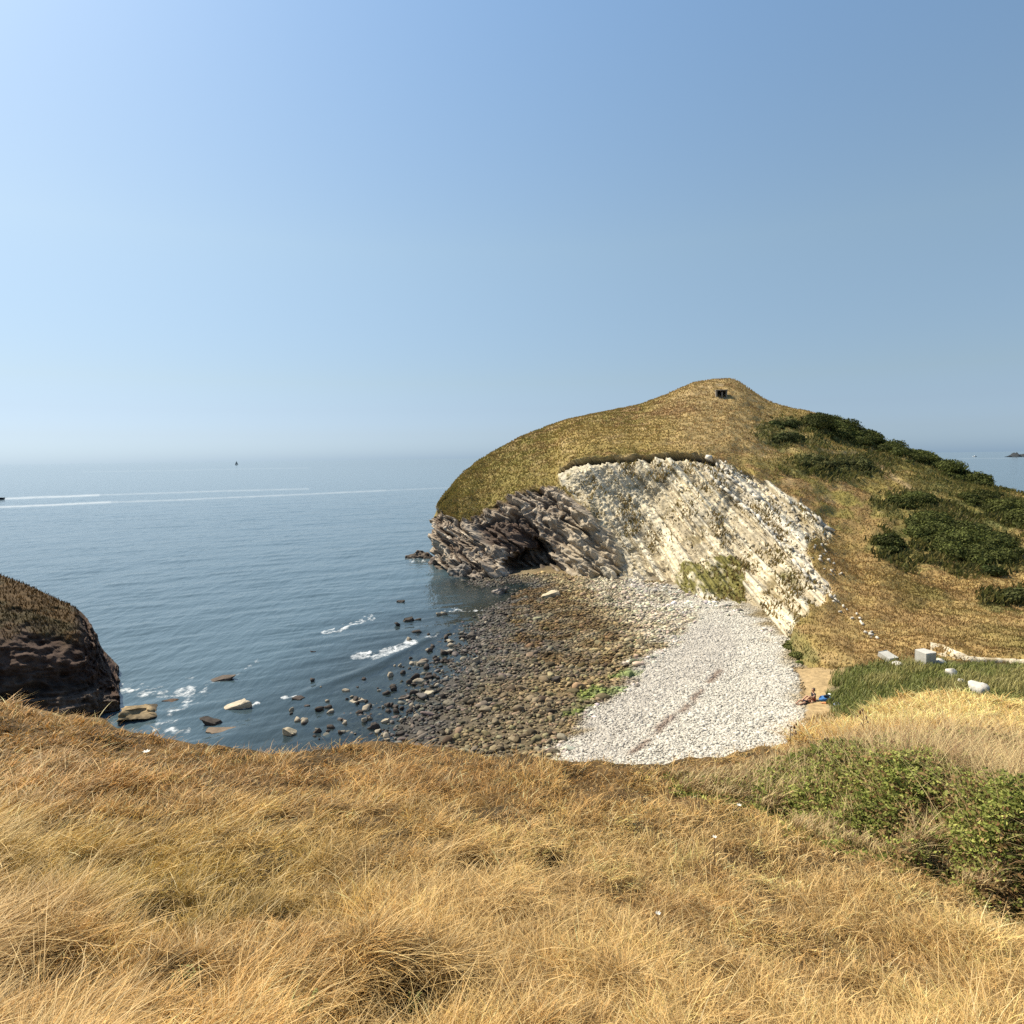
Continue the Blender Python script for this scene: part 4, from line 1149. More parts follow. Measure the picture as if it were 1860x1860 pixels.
FP[..., 2] -= .16 * hollow_w(x, y)
c = mix(np.broadcast_to((.09, .055, .022), FP.shape), (.045, .03, .013), sstep(-.3, .5, fbm(x * 3, y * 3, 0, 3, 821)))
c = mix(c, (.34, .225, .095), sstep(9, 13, y) * .9)
c = mix(c, (.20, .16, .11), sstep(4.9, 6, fv)[:, None] * np.ones_like(x))
ground = mesh_np('ground', FP, grid_quads(*FY.shape)[:, ::-1], col=c, mat=MAT_SOIL)
meta(ground, kind='structure')
for ex in (-1400 - 18 * np.arange(45)[::-1] ** 1.6, 3297 + 18 * np.arange(45) ** 1.6):      # the same slope carries on to both sides
    EY, EZ = build_rows(RW3, fpx, ex, fv[::3])
    EP = at_yz(np.broadcast_to(ex, EY.shape), EY, EZ); EP[..., 2] += f_bump(EP[..., 0], EP[..., 1]) - .01
    meta(mesh_np('ground', EP, grid_quads(*EY.shape)[:, ::-1], col=np.tile((.25, .165, .065), (EY.size, 1)), mat=MAT_SOIL), kind='structure')
# the photographer's own footing: the slope continues behind the camera
bxg, byg = np.meshgrid(np.linspace(-14, 14, 60), np.linspace(-9, .6, 30))
bzg = 18.33 - .13 * (byg - .35) + f_bump(bxg, byg) - .03
back = mesh_np('ground', np.stack([bxg, byg, bzg], -1), grid_quads(*bxg.shape), col=np.tile((.12, .08, .035), (bxg.size, 1)), mat=MAT_SOIL)
meta(back, kind='structure')

FPX, FPY = proj(FP)


def slope_pts(n, x0, x1, y0, y1, past=0.0, tries=None):
    """screen-uniform points on the near slope; returns P and picture coords"""
    qx = R.uniform(x0, x1, n); qy = R.uniform(y0, y1, n)
    j = np.clip(np.round((qx - flx[0]) / 3.0).astype(int), 0, len(flx) - 1)
    out = np.zeros((n, 3)); ok = np.zeros(n, bool)
    vmax = np.searchsorted(fv, 4.0)
    for jj in np.unique(j):
        s_ = np.where(j == jj)[0]
        col_ = FPY[:vmax, jj]
        yy = np.minimum.accumulate(col_)
        t = np.interp(-qy[s_], -yy, np.arange(vmax))
        good = (qy[s_] > yy[-1]) & (qy[s_] < yy[0])
        i0 = np.clip(np.floor(t).astype(int), 0, vmax - 2); fr_ = (t - i0)[:, None]
        p = FP[i0, jj] * (1 - fr_) + FP[i0 + 1, jj] * fr_
        p[:, 0] += (qx[s_] - flx[jj]) / F * p[:, 1]
        out[s_] = p; ok[s_] = good
    return out[ok], qx[ok], qy[ok]


BRAM = [(1215, 1425), (1300, 1402), (1400, 1386), (1480, 1376), (1600, 1360), (1860, 1352), (2100, 1352), (2100, 1800), (1960, 1720), (1860, 1662), (1780, 1628), (1700, 1598), (1600, 1568), (1500, 1532), (1400, 1486), (1330, 1462), (1250, 1446)]


def poly_depth(px_, py_, poly):
    d_ = polydist(px_, py_, poly + [poly[0]])
    return np.where(inpoly(px_, py_, poly), d_, -d_)


def grass_colour(qx, qy, P_):
    X, Y = P_[:, 0], P_[:, 1]
    n = len(X)
    g1 = fbm(X * .5, Y * .5, 0, 3, 831); g2 = fbm(X * 1.6, Y * 1.6, 0, 3, 841)
    c_ = np.broadcast_to((.55, .35, .125), (n, 3)) * 1.0
    c_ = mix(c_, (.62, .44, .20), sstep(500, 1100, qx) * sstep(1450, 1560, qy) * .6)
    c_ = mix(c_, (.50, .275, .080), sstep(1560, 1380, qy + 60 * g1) * sstep(1350, 900, qx) * .85)
    c_ = mix(c_, (.40, .295, .060), sstep(-.25, .45, g1 + .3 * g2) * sstep(1000, 350, qx) * sstep(1420, 1600, qy) * .8)
    c_ = mix(c_, (.30, .17, .065), sstep(.2, .8, g2) * .45)
    c_ = mix(c_, (.70, .50, .21), sstep(1440, 1560, qx) * sstep(1345, 1315, qy) * .9)
    r = R.random(n)
    c_ = mix(c_, (.66, .55, .33), (r < .12) * .8)
    c_ = mix(c_, (.17, .15, .04), (r > .90) * .7)
    c_ = c_ * (1 + .28 * fbm(X * 3.2, Y * 3.2, 0, 3, 847))[:, None]
    c_ = c_ * mix(np.array([1.10, 1.0, .78]) + 0 * c_, np.array([1.22, 1.13, .98]), sstep(700, 1300, qx))
    return np.clip(c_ * np.interp(qy, [1300, 1500, 1800], [1.14, 1.08, .95])[:, None] * (R.uniform(.42, 1.42, (n, 1)) + .0), 0, .82), g1, g2


def lay_grass(name, n, box, hmin, hmax, wid, label, lean=(.35, 1.0), bend=(.1, .45), tint=None, nseg=3, cull=True, spread=.9, hollow=.8, clump=0.0):
    P_, qx, qy = slope_pts(n, *box)
    X, Y = P_[:, 0], P_[:, 1]
    k = np.ones(len(P_), bool)
    if cull:
        bd = poly_depth(qx, qy, BRAM)
        k = R.random(len(P_)) > sstep(-5, 40, bd) * .95
    # hollows between the tussocks stay thin
    tus = fbm(X * 3.0, Y * 3.0, 3, 4, 861)
    k &= R.random(len(P_)) > sstep(-.12, -.6, tus) * hollow
    if clump: k &= R.random(len(P_)) < np.interp(qx, [700, 1300], [.38, .72]) + sstep(.0, .5, fbm(X * 2.1, Y * 2.1, 9, 3, 867)) * clump
    k &= R.random(len(P_)) > np.clip(1.5 * hollow_w(X, Y) - .25, 0, .95)
    P_, qx, qy, tus = P_[k], qx[k], qy[k], tus[k]
    n = len(P_)
    colr, g1, g2 = grass_colour(qx, qy, P_)
    if tint is not None: colr = mix(colr, tint, np.full(n, .6)) * R.uniform(.8, 1.2, (n, 1))
    X, Y = P_[:, 0], P_[:, 1]
    dist = np.hypot(X, Y)
    az = .5 + 1.5 * fbm(X * .9, Y * .9, 0, 3, 851) + R.normal(0, 1, n) * spread * np.interp(qx, [500, 1300], [1, 1.75]) + np.interp(qx, [600, 1300], [0, -.25])
    hk = np.interp(qx, [0, 500, 900, 1400, 1860], [1.2, 1.0, .86, .92, .98]) * np.interp(qy, [1280, 1400, 1600], [.95, .9, 1.0])
    h = R.uniform(0, 1, n) ** 1.3 * (hmax - hmin) + hmin
    h = h * hk * np.clip(1 + .7 * tus, .65, 1.8)
    le = R.uniform(*lean, n) * np.interp(qx, [0, 700, 1860], [1.15, 1.05, 1.1]) * np.clip(1 + .6 * fbm(X * .8, Y * .8, 5, 2, 871), .8, 1.7)
    wd = wid * R.uniform(.5, 1.5, n) * np.maximum(1, dist / 4.2)
    P_ = P_.copy(); P_[:, 2] -= .012
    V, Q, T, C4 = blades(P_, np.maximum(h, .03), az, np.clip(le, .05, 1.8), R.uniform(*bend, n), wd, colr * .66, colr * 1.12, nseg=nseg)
    return meta(mesh_np(name, V, Q, T, C4, MAT_GRASS, smooth=False), kind='stuff', label=label, cat='grass')


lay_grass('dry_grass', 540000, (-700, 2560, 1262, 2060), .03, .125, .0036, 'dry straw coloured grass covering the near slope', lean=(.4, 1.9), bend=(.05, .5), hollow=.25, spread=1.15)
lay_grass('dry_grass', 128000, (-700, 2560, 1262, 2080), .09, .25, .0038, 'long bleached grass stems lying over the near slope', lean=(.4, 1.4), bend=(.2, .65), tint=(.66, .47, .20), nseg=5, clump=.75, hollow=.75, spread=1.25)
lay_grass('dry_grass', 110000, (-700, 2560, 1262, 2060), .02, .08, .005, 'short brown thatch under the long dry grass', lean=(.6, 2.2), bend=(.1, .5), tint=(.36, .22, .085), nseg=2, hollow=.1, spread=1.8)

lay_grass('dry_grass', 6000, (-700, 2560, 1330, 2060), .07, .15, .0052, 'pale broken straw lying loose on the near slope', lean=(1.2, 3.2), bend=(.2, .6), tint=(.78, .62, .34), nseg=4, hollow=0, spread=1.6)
lay_grass('dry_grass', 60000, (1380, 2080, 1255, 1350), .14, .34, .0042, 'golden dry grass on the bank beside the reeds', lean=(.5, 1.6), bend=(.15, .6), nseg=3, hollow=.3, spread=1.3)
# ---- bramble thicket at the right
bp_, qx, qy = slope_pts(300000, 1200, 2100, 1340, 1800)
bd = poly_depth(qx + 16 * fbm(bp_[:, 0] * 1.5, bp_[:, 1] * 1.5, 0, 3, 901), qy + 10 * fbm(bp_[:, 0] * 1.5, bp_[:, 1] * 1.5, 4, 3, 903), BRAM)
k = bd > 0; bp_, qx, qy, bd = bp_[k], qx[k], qy[k], bd[k]
near = np.clip(bp_[:, 1], 2, 25)
Hc_ = .58 * sstep(0, 80, bd) * (1 + .55 * fbm(bp_[:, 0] * .9, bp_[:, 1] * .9, 0, 3, 911)) * np.interp(qx, [1215, 1400, 1550, 1860], [.5, .65, .95, .9])
n = len(bp_)
root = empty('bramble_thicket', at_y(1650, 1500, 5.0))
o0 = np.array(root.location)
lvl = R.random(n) ** .45
C = bp_ + np.stack([R.normal(0, .05, n), R.normal(0, .05, n), lvl * Hc_], 1)
gq = fbm(bp_[:, 0] * .8, bp_[:, 1] * .8, 7, 3, 921)
green_share = sstep(-.35, .3, gq) 
leafy = (R.random(n) < .34 + .5 * green_share)  # green leaves gather in random patches, brown ones between
gcol = mix(np.broadcast_to((.145, .175, .035), (n, 3)), (.36, .36, .10), R.random(n) ** 1.5) * R.uniform(.6, 1.3, (n, 1))
bcol = mix(np.broadcast_to((.16, .085, .035), (n, 3)), (.36, .25, .11), R.random(n)) * R.uniform(.6, 1.3, (n, 1))
cl = np.where(leafy[:, None], gcol, bcol)
nr_ = np.tile(np.array([-.15, -.25, 1.0]), (n, 1)) + R.normal(0, .5, (n, 3))
sz_ = np.interp(near, [3, 10, 20], [.021, .042, .075])
Vc, Qc, Cc = [], [], []
for part in range(3):                                   # each bramble leaf: three leaflets
    dv = np.stack([np.cos(2.1 * part + gq * 9), np.sin(2.1 * part + gq * 9), .2 * R.normal(size=n)], 1) * sz_[:, None] * .6
    v, q, c4 = leaf_cards(C + dv - o0, nr_, sz_, cl, R)
    Qc.append(q + sum(len(a) for a in Vc)); Vc.append(v); Cc.append(c4)
mesh_np('foliage', np.concatenate(Vc), np.concatenate(Qc), col=np.concatenate(Cc), mat=MAT_LEAF, smooth=False, parent=root)
# dry canes and grass stems arching out of it
s_ = R.integers(0, n, 46000); Pn = bp_[s_] - o0; n2 = len(s_)
cA = mix(np.broadcast_to((.68, .52, .25), (n2, 3)), (.32, .18, .08), (R.random(n2) < .35) * 1.0) * R.uniform(.6, 1.2, (n2, 1))
V, Q, T, C4 = blades(Pn + np.array([0, 0, .05]), (Hc_[s_] + .08) * R.uniform(.8, 1.55, n2), R.normal(.35, .8, n2), R.uniform(.25, 1.1, n2), R.uniform(.15, .5, n2), .0045 * R.uniform(.6, 1.4, n2) * np.maximum(1, near[s_] / 4.5), cA * .7, cA, nseg=5)
mesh_np('dry_stems', V, Q, T, C4, MAT_GRASS, smooth=False, parent=root)
meta(root, 'tangled green and brown bramble thicket on the near slope', 'bramble')

# ---- little things in the grass
def slope_at(px_, py_):
    k = np.unravel_index(np.argmin((FPX - px_) ** 2 + (FPY - py_) ** 2 + 1e6 * (fv > 4)[:, None]), FPX.shape)
    return FP[k]


MAT_PETAL = flat_mat('white_petal', (.78, .76, .68), nscale=30, namt=.1, bump=0)
MAT_WEED = flat_mat('weed_leaf', (.17, .17, .05), nscale=20, namt=.4, bump=0)
MAT_STALK = flat_mat('dead_stalk', (.15, .085, .045), nscale=20, namt=.4, bump=0)


def flower(px_, py_, label, k=1.0):
    p = slope_at(px_, py_); s = .011 * max(1, p[1] / 4) * k
    root = empty('white_flower', p)
    bm = bmesh.new()
    bmesh.ops.create_cone(bm, cap_ends=True, segments=6, radius1=.003, radius2=.002, depth=.2, matrix=Matrix.Translation((0, 0, .1)))
    bm_obj('stem', bm, MAT_STALK, root)
    bm = bmesh.new()
    for i in range(7):
        a = i * 2 * math.pi / 7
        vs = [bm.verts.new(q) for q in ((0, 0, .2), (math.cos(a - .35) * s, math.sin(a - .35) * s, .205), (math.cos(a) * s * 1.5, math.sin(a) * s * 1.5, .212), (math.cos(a + .35) * s, math.sin(a + .35) * s, .205))]
        bm.faces.new(vs)
    bm_obj('petals', bm, MAT_PETAL, root)
    meta(root, label, 'flower')


flower(268, 1395, 'white flower in the orange grass at the upper left of the near slope', 1.5)
flower(1340, 1500, 'white flower beside the left tip of the bramble thicket')
flower(1195, 1730, 'white flower head alone in the straw grass, lower centre right')
flower(1297, 1570, 'white flower below the tussock left of the brambles')


def weed(px_, py_, label, n=9, r=.10):
    p = slope_at(px_, py_); root = empty('leafy_weed', p)
    bm = bmesh.new(); bs = bmesh.new()
    for i in range(n):
        a = R.uniform(0, 6.28); hh_ = R.uniform(.04, .13); rr = R.uniform(.2, 1) * r
        top_ = Vector((math.cos(a) * rr, math.sin(a) * rr, hh_))
        q = Vector((-math.sin(a), math.cos(a), 0)) * .0025
        bs.faces.new([bs.verts.new(v) for v in (q, -q, top_ - q, top_ + q)])
        for _ in range(9):
            b_ = R.uniform(0, 6.28); d_ = Vector((math.cos(b_), math.sin(b_), R.uniform(-.2, .6))).normalized() * R.uniform(.010, .019)
            e_ = d_.cross(Vector((0, 0, 1))).normalized() * .0065
            c_ = top_ * R.uniform(.5, 1)
            bm.faces.new([bm.verts.new(v) for v in (c_, c_ + d_ * .5 + e_, c_ + d_, c_ + d_ * .5 - e_)])
    bm_obj('leaves', bm, MAT_WEED, root); bm_obj('stems', bs, MAT_WEED, root)
    meta(root, label, 'weed')


weed(545, 1850, 'small green leafy weed at the bottom edge left of centre', 14)
weed(470, 1858, 'green leafy weed at the bottom edge, left of the other one', 12)
weed(750, 1845, 'tiny green weed in a dark hollow of the grass at the bottom edge', 8, .06)
weed(345, 1800, 'small green weed among long straw at the lower left', 9, .07)


def stalk(px_, py_, label, h=.5):
    p = slope_at(px_, py_); root = empty('dead_stalk', p)
    bm = bmesh.new()
    bmesh.ops.create_cone(bm, cap_ends=True, segments=6, radius1=.008, radius2=.004, depth=h, matrix=Matrix.Translation((0, 0, h / 2)))
    for i in range(9):
        a = R.uniform(0, 6.28); z0 = h * R.uniform(.45, 1); l_ = R.uniform(.05, .14)
        dd = Vector((math.cos(a), math.sin(a), R.uniform(.3, 1))).normalized()
        bmesh.ops.create_cone(bm, cap_ends=True, segments=5, radius1=.004, radius2=.002, depth=l_, matrix=Matrix.Translation(Vector((0, 0, z0)) + dd * l_ / 2) @ dd.to_track_quat('Z', 'Y').to_matrix().to_4x4())
        bh = bmesh.new(); bmesh.ops.create_icosphere(bh, subdivisions=1, radius=R.uniform(.012, .022), matrix=Matrix.Translation(Vector((0, 0, z0)) + dd * l_) @ Matrix.Diagonal((1, 1, 1.5, 1)))
        bm_obj('seed_head', bh, MAT_STALK, root)
    bm_obj('stem', bm, MAT_STALK, root)
    meta(root, label, 'dead plant')


stalk(1436, 1362, 'dark dead seed stalk standing on the slope edge above the shingle', .42)
stalk(1566, 1352, 'thin brown dead stalk rising behind the bramble thicket', .6)

# ================================================================== concrete blocks and white rocks in the valley
def conc_block(p, s, rz, tilt, label, group):
    bm = bmesh.new()
    bm_box(bm, (0, 0, 0), s, bevel=.05)
    for v in bm.verts: v.co += Vector(R.normal(0, .018, 3))
    o = bm_obj('concrete_block', bm, MAT_CONC)
    o.location = p; o.rotation_euler = (tilt[0], tilt[1], rz)
    return meta(o, label, 'concrete block', group)


GBK = 'old concrete blocks in the valley'
pb = low_pt(np.array(1680.), np.array(1208.)); conc_block(pb + np.array([0, 0, .48]), (1.0, 1.05, 1.2), math.radians(17), (0.03, -.04), 'big upright cube shaped concrete block beside the chalk path', GBK)
pb = low_pt(np.array(1612.), np.array(1203.)); conc_block(pb + np.array([0, 0, .42]), (.95, 1.1, .42), math.radians(20), (.30, -.06), 'tilted flat concrete slab at the left end of the reeds', GBK)


def white_rock(px_, py_, wpx, hpx_, label, seed):
    p = low_pt(np.array(float(px_)), np.array(py_ + hpx_ * .4)); m_ = p[1] / F
    v, f = rock_shape(I3, seed, .22, .6)
    v = v * np.array([wpx * m_ * .5, wpx * m_ * .42, hpx_ * m_ * .9])
    cc2 = np.tile((.52, .49, .43), (len(v), 1)) * (1 + .12 * fbm(v[:, 0] * 2, v[:, 1] * 2, v[:, 2] * 2, 3, seed))[:, None]
    o = mesh_np('limestone_boulder', v, tris=f, col=cc2, mat=MAT_STONE, smooth=False)
    o.location = p + np.array([0, 0, hpx_ * m_ * .55]); o.rotation_euler = (0, 0, R.uniform(0, 6))
    return meta(o, label, 'boulder')


white_rock(1708, 1205, 22, 9, 'low white rock touching the big cube block on its right', 71)
white_rock(1728, 1226, 27, 13, 'rounded white boulder in the middle of the reeds', 72)
white_rock(1746, 1243, 18, 8, 'small white rock in the reeds just above the pinkish boulder', 73)
white_rock(1776, 1258, 42, 17, 'large pinkish white pointed boulder at the edge of the dry bank', 74)
white_rock(1628, 1208, 24, 6, 'small pale rubble rock at the foot of the tilted slab', 75)
white_rock(1842, 1193, 9, 8, 'small white stone post by the far end of the chalk path', 76)
# chalk footpath along the toe of the slope
pth = [(1690, 1172), (1712, 1180), (1735, 1190), (1760, 1197), (1790, 1199.5), (1830, 1201), (1862, 1203), (1960, 1206)]
wdp = [7, 11, 9, 5.5, 3.6, 3.2, 3.0, 3.0]
pa = np.array([hill(a, b - w_) for (a, b), w_ in zip(pth, wdp)]); pz = np.array([hill(a, b + w_) for (a, b), w_ in zip(pth, wdp)])
tt = np.linspace(0, len(pth) - 1, 90); ss = np.linspace(0, 1, 9)
A_ = np.stack([np.interp(tt, range(len(pth)), pa[:, i]) for i in range(3)], 1); B_ = np.stack([np.interp(tt, range(len(pth)), pz[:, i]) for i in range(3)], 1)
_w = .5 + .35 * fbm(tt * .9, 0 * tt, 0, 3, 957); _m = (A_ + B_) / 2; A_ = _m + (A_ - _m) * (.75 + _w * .5)[:, None]; B_ = _m + (B_ - _m) * (1.25 - _w * .5)[:, None]
G = A_[:, None] * (1 - ss)[None, :, None] + B_[:, None] * ss[None, :, None]
G[..., 2] += .20 - .24 * (np.abs(ss - .5)[None, :] * 2) ** 3 + .04 * fbm(G[..., 0] * 2, G[..., 1] * 2, 0, 3, 951)
pc_ = mix(np.broadcast_to((.60, .52, .38), G.shape), (.42, .33, .2), sstep(-.2, .6, fbm(G[..., 0] * 1.5, G[..., 1] * 1.5, 0, 3, 953)))
meta(mesh_np('path', G, grid_quads(90, 9), col=pc_, mat=MAT_BEACH), kind='structure')

# ================================================================== people and their things
def skin_person(name, verts, edges, radii, mat):
    me = bpy.data.meshes.new(name); me.from_pydata(verts, edges, []); me.update()
    o = bpy.data.objects.new(name, me); COL.objects.link(o)
    md = o.modifiers.new('skin', 'SKIN')
    for i, r in enumerate(radii): me.skin_vertices[0].data[i].radius = (r, r)
    me.skin_vertices[0].data[0].use_root = True
    sb_ = o.modifiers.new('sub', 'SUBSURF'); sb_.levels = 2; sb_.render_levels = 2
    bpy.context.view_layer.update()
    dg = bpy.context.evaluated_depsgraph_get()
    m2 = bpy.data.meshes.new_from_object(o.evaluated_get(dg)); m2.name = name
    o.modifiers.clear(); o.data = m2; m2.materials.clear(); m2.materials.append(mat)
    m2.polygons.foreach_set('use_smooth', [True] * len(m2.polygons))
    return o


SKIN = flat_mat('skin', (.50, .29, .19), nscale=8, namt=.08, bump=0, rough=.6)
DARKC = flat_mat('dark_cloth', (.022, .02, .026), nscale=20, namt=.3, bump=0)
RUST = flat_mat('rust_cloth', (.28, .06, .04), nscale=20, namt=.2, bump=0)
HAIR = flat_mat('dark_hair', (.03, .02, .015), nscale=40, namt=.3, bump=0)
BLUE = flat_mat('blue_cloth', (.05, .17, .42), nscale=9, namt=.3, bump=.4, bdist=.05)
PBLUE = flat_mat('pale_blue_cloth', (.25, .33, .55), nscale=9, namt=.3, bump=.4, bdist=.05)
WHT = flat_mat('white_cloth', (.72, .72, .68), nscale=9, namt=.1, bump=.2, bdist=.03)
DKCLOTH = flat_mat('navy_cloth', (.015, .03, .06), nscale=9, namt=.3, bump=.3, bdist=.03)
STRAW = flat_mat('orange_cloth', (.55, .22, .08), nscale=9, namt=.2, bump=.2, bdist=.03)


def seated_person(px_, py_, rz, label, k=1.0):
    p = low_pt(np.array(float(px_)), np.array(float(py_)))
    # sits with knees half bent, leaning back on one arm, facing local -X
    V_ = [(0, 0, .13), (.03, 0, .32), (.02, 0, .50), (.0, 0, .60), (-.01, 0, .68), (-.03, 0, .80), (-.03, 0, .88),
          (.02, .17, .53), (.14, .21, .30), (.22, .20, .04), (.20, .20, .0), (.02, -.17, .53), (-.12, -.22, .36), (-.28, -.16, .36),
          (-.06, .10, .12), (-.42, .14, .34), (-.78, .13, .06), (-.90, .14, .07), (-.06, -.10, .12), (-.40, -.14, .40), (-.70, -.12, .06), (-.82, -.13, .07)]
    E_ = [(0, 1), (1, 2), (2, 3), (3, 4), (4, 5), (5, 6), (2, 7), (7, 8), (8, 9), (9, 10), (2, 11), (11, 12), (12, 13), (0, 14), (14, 15), (15, 16), (16, 17), (0, 18), (18, 19), (19, 20), (20, 21)]
    Rr = [.15, .14, .15, .06, .07, .095, .07, .065, .045, .035, .03, .065, .045, .035, .09, .065, .045, .035, .09, .065, .045, .035]
    b = skin_person('person', V_, E_, Rr, SKIN)
    b.location = p + np.array([0, 0, .0]); b.rotation_euler = (0, 0, rz); b.scale = (k, k, k)
    # clothes: shells a little outside the body
    top_v = [(0.01, 0, .15), (.03, 0, .32), (.02, 0, .50), (.005, 0, .575), (.02, .165, .53), (.09, .20, .40), (.02, -.165, .53), (-.06, -.20, .44)]
    t = skin_person('shirt', top_v, [(0, 1), (1, 2), (2, 3), (2, 4), (4, 5), (2, 6), (6, 7)], [.165, .155, .165, .075, .078, .062, .078, .062], DARKC); t.parent = b
    s = skin_person('shorts', [(0, 0, .13), (-.06, .10, .125), (-.26, .125, .24), (-.06, -.10, .125), (-.25, -.125, .27)], [(0, 1), (1, 2), (0, 3), (3, 4)], [.16, .10, .085, .10, .085], RUST); s.parent = b
    hv = skin_person('hair', [(.03, 0, .80), (.0, 0, .88), (.06, 0, .70)], [(0, 1), (0, 2)], [.095, .088, .06], HAIR); hv.parent = b
    bm = bmesh.new()
    for sy in (-.035, .035):
        bmesh.ops.create_icosphere(bm, subdivisions=1, radius=.014, matrix=Matrix.Translation((-.118, sy, .80)))
    e = bm_obj('eyes', bm, HAIR, b)
    bm = bmesh.new(); bmesh.ops.create_cone(bm, cap_ends=True, segments=6, radius1=.02, radius2=.008, depth=.05, matrix=Matrix.Translation((-.128, 0, .77)) @ Matrix.Rotation(-.4, 4, 'Y'))
    bm_obj('nose', bm, SKIN, b)
    return meta(b, label, 'person')


seated_person(1477, 1274, math.radians(12), 'person in dark clothes sitting on the sand at the edge of the white shingle', 1.0)


def lying_person(px_, py_, rz, label):
    p = low_pt(np.array(float(px_)), np.array(float(py_)))
    V_ = [(0, 0, .12), (.22, 0, .13), (.45, 0, .14), (.55, 0, .15), (.62, 0, .17), (.74, 0, .19), (.44, .2, .12), (.30, .32, .06), (.12, .36, .05), (.44, -.2, .12), (.3, -.3, .06), (.1, -.34, .05),
          (-.05, .09, .10), (-.42, .12, .24), (-.80, .13, .07), (-.88, .13, .14), (-.05, -.09, .10), (-.45, -.11, .09), (-.88, -.12, .06), (-.93, -.12, .14)]
    E_ = [(0, 1), (1, 2), (2, 3), (3, 4), (4, 5), (2, 6), (6, 7), (7, 8), (2, 9), (9, 10), (10, 11), (0, 12), (12, 13), (13, 14), (14, 15), (0, 16), (16, 17), (17, 18), (18, 19)]
    Rr = [.13, .12, .13, .055, .07, .09, .06, .042, .033, .06, .042, .033, .085, .06, .042, .035, .085, .06, .042, .035]
    b = skin_person('person', V_, E_, Rr, SKIN); b.location = p + np.array([0, 0, .02]); b.rotation_euler = (0, 0, rz)
    s = skin_person('swim_shorts', [(0, 0, .12), (-.05, .09, .105), (-.2, .105, .16), (-.05, -.09, .105), (-.2, -.1, .10)], [(0, 1), (1, 2), (0, 3), (3, 4)], [.14, .095, .08, .095, .08], DARKC); s.parent = b
    hv = skin_person('hair', [(.77, 0, .19), (.80, 0, .20)], [(0, 1)], [.085, .08], HAIR); hv.parent = b
    return meta(b, label, 'person')


lying_person(1463, 1278, math.radians(28), 'person lying with bare legs beside the seated person in dark clothes')


def cloth_heap(name, px_, py_, sx, sy, sz, rz, m1, label, cat, seed, parts=()):
    p = low_pt(np.array(float(px_)), np.array(float(py_))); root = empty(name, p, rz)
    v, f = rock_shape(I3, seed, .35, .6)
    v = v * np.array([sx, sy, sz]) * .5; v[:, 2] = np.maximum(v[:, 2], -sz * .2) + sz * .2
    mesh_np('fabric', v, tris=f, mat=m1, parent=root)
    for (nm, dx, dy, dz, a, b_, h_, mm, sd3) in parts:
        v, f = rock_shape(I2, sd3, .3, .6); v = v * np.array([a, b_, h_]) * .5 + np.array([dx, dy, dz])
        mesh_np(nm, v, tris=f, mat=mm, parent=root)
    return meta(root, label, cat)


cloth_heap('beach_shelter', 1500, 1272, .95, .8, .5, .25, BLUE, 'bright blue beach shelter with a dark opening by the reeds', 'beach shelter', 81,
           (('opening', -.05, -.12, .33, .42, .3, .18, DKCLOTH, 82), ('flap', .35, .05, .36, .26, .3, .12, WHT, 83)))  # the opening is a solid dark lump standing in for the shade inside
cloth_heap('towel', 1500, 1278, .8, .3, .08, .1, STRAW, 'orange towel on the sand in front of the blue shelter', 'towel', 84)
cloth_heap('beach_bag', 1521, 1283, .52, .4, .3, .3, PBLUE, 'pale blue bag lying at the edge of the reeds', 'bag', 85, (('strap', -.1, 0, .2, .34, .1, .12, DKCLOTH, 86),))
cloth_heap('rucksack', 1459, 1281, .42, .3, .22, 0, DKCLOTH, 'small dark bag at the feet of the lying person', 'bag', 87, (('pocket', .1, -.12, .07, .16, .1, .1, DARKC, 88),))
boulder('driftwood', low_pt(np.array(1419.), np.array(1292.)) + np.array([0, 0, .05]), .42, .1, .1, .1, (.05, .045, .04), 'short dark piece of driftwood alone on the white shingle', None, 91, cat='driftwood')

# ================================================================== lookout on the summit
MAT_LSTONE = flat_mat('lookout_stone', (.20, .175, .14), nscale=3, namt=.35, bump=.5, bdist=.06)
MAT_VOID = flat_mat('lookout_inside', (.03, .03, .032), nscale=3, namt=.3, bump=0)  # near-black back wall: shade of the interior put into the colour
hpnt = hill(1311, 722)
root = empty('stone_lookout', hpnt + np.array([0, -.3, -.5]), math.radians(-8))
bm = bmesh.new(); bm_box(bm, (0, 1.5, 1.0), (2.3, .25, 2.0)); bm_obj('back_wall', bm, MAT_VOID, root)
for sx in (-1, 1):
    bm = bmesh.new(); bm_box(bm, (sx * 1.15, .7, 1.0), (.34, 1.6, 2.0), bevel=.04); bm_obj('side_wall', bm, MAT_LSTONE, root)
bm = bmesh.new(); bm_box(bm, (.1, -.02, 1.06), (.30, .3, 1.3), bevel=.03); bm_obj('pillar', bm, MAT_LSTONE, root)
bm = bmesh.new(); bm_box(bm, (0, -.03, .22), (1.95, .32, .48), bevel=.03); bm_obj('front_sill', bm, MAT_LSTONE, root)
bm = bmesh.new(); bm_box(bm, (0, .65, 2.14), (2.8, 2.0, .26), bevel=.06); bm_obj('roof', bm, MAT_LSTONE, root)
meta(root, 'small dark stone lookout with two openings just below the summit', 'lookout')

# ================================================================== boats and far shore
MAT_HULL = flat_mat('dark_hull', (.03, .04, .05), nscale=.6, namt=.2, bump=0, rough=.4)
MAT_WHULL = flat_mat('white_hull', (.75, .76, .76), nscale=.6, namt=.08, bump=0, rough=.4)
MAT_SAIL = flat_mat('grey_sail', (.12, .15, .16), nscale=.5, namt=.15, bump=0)


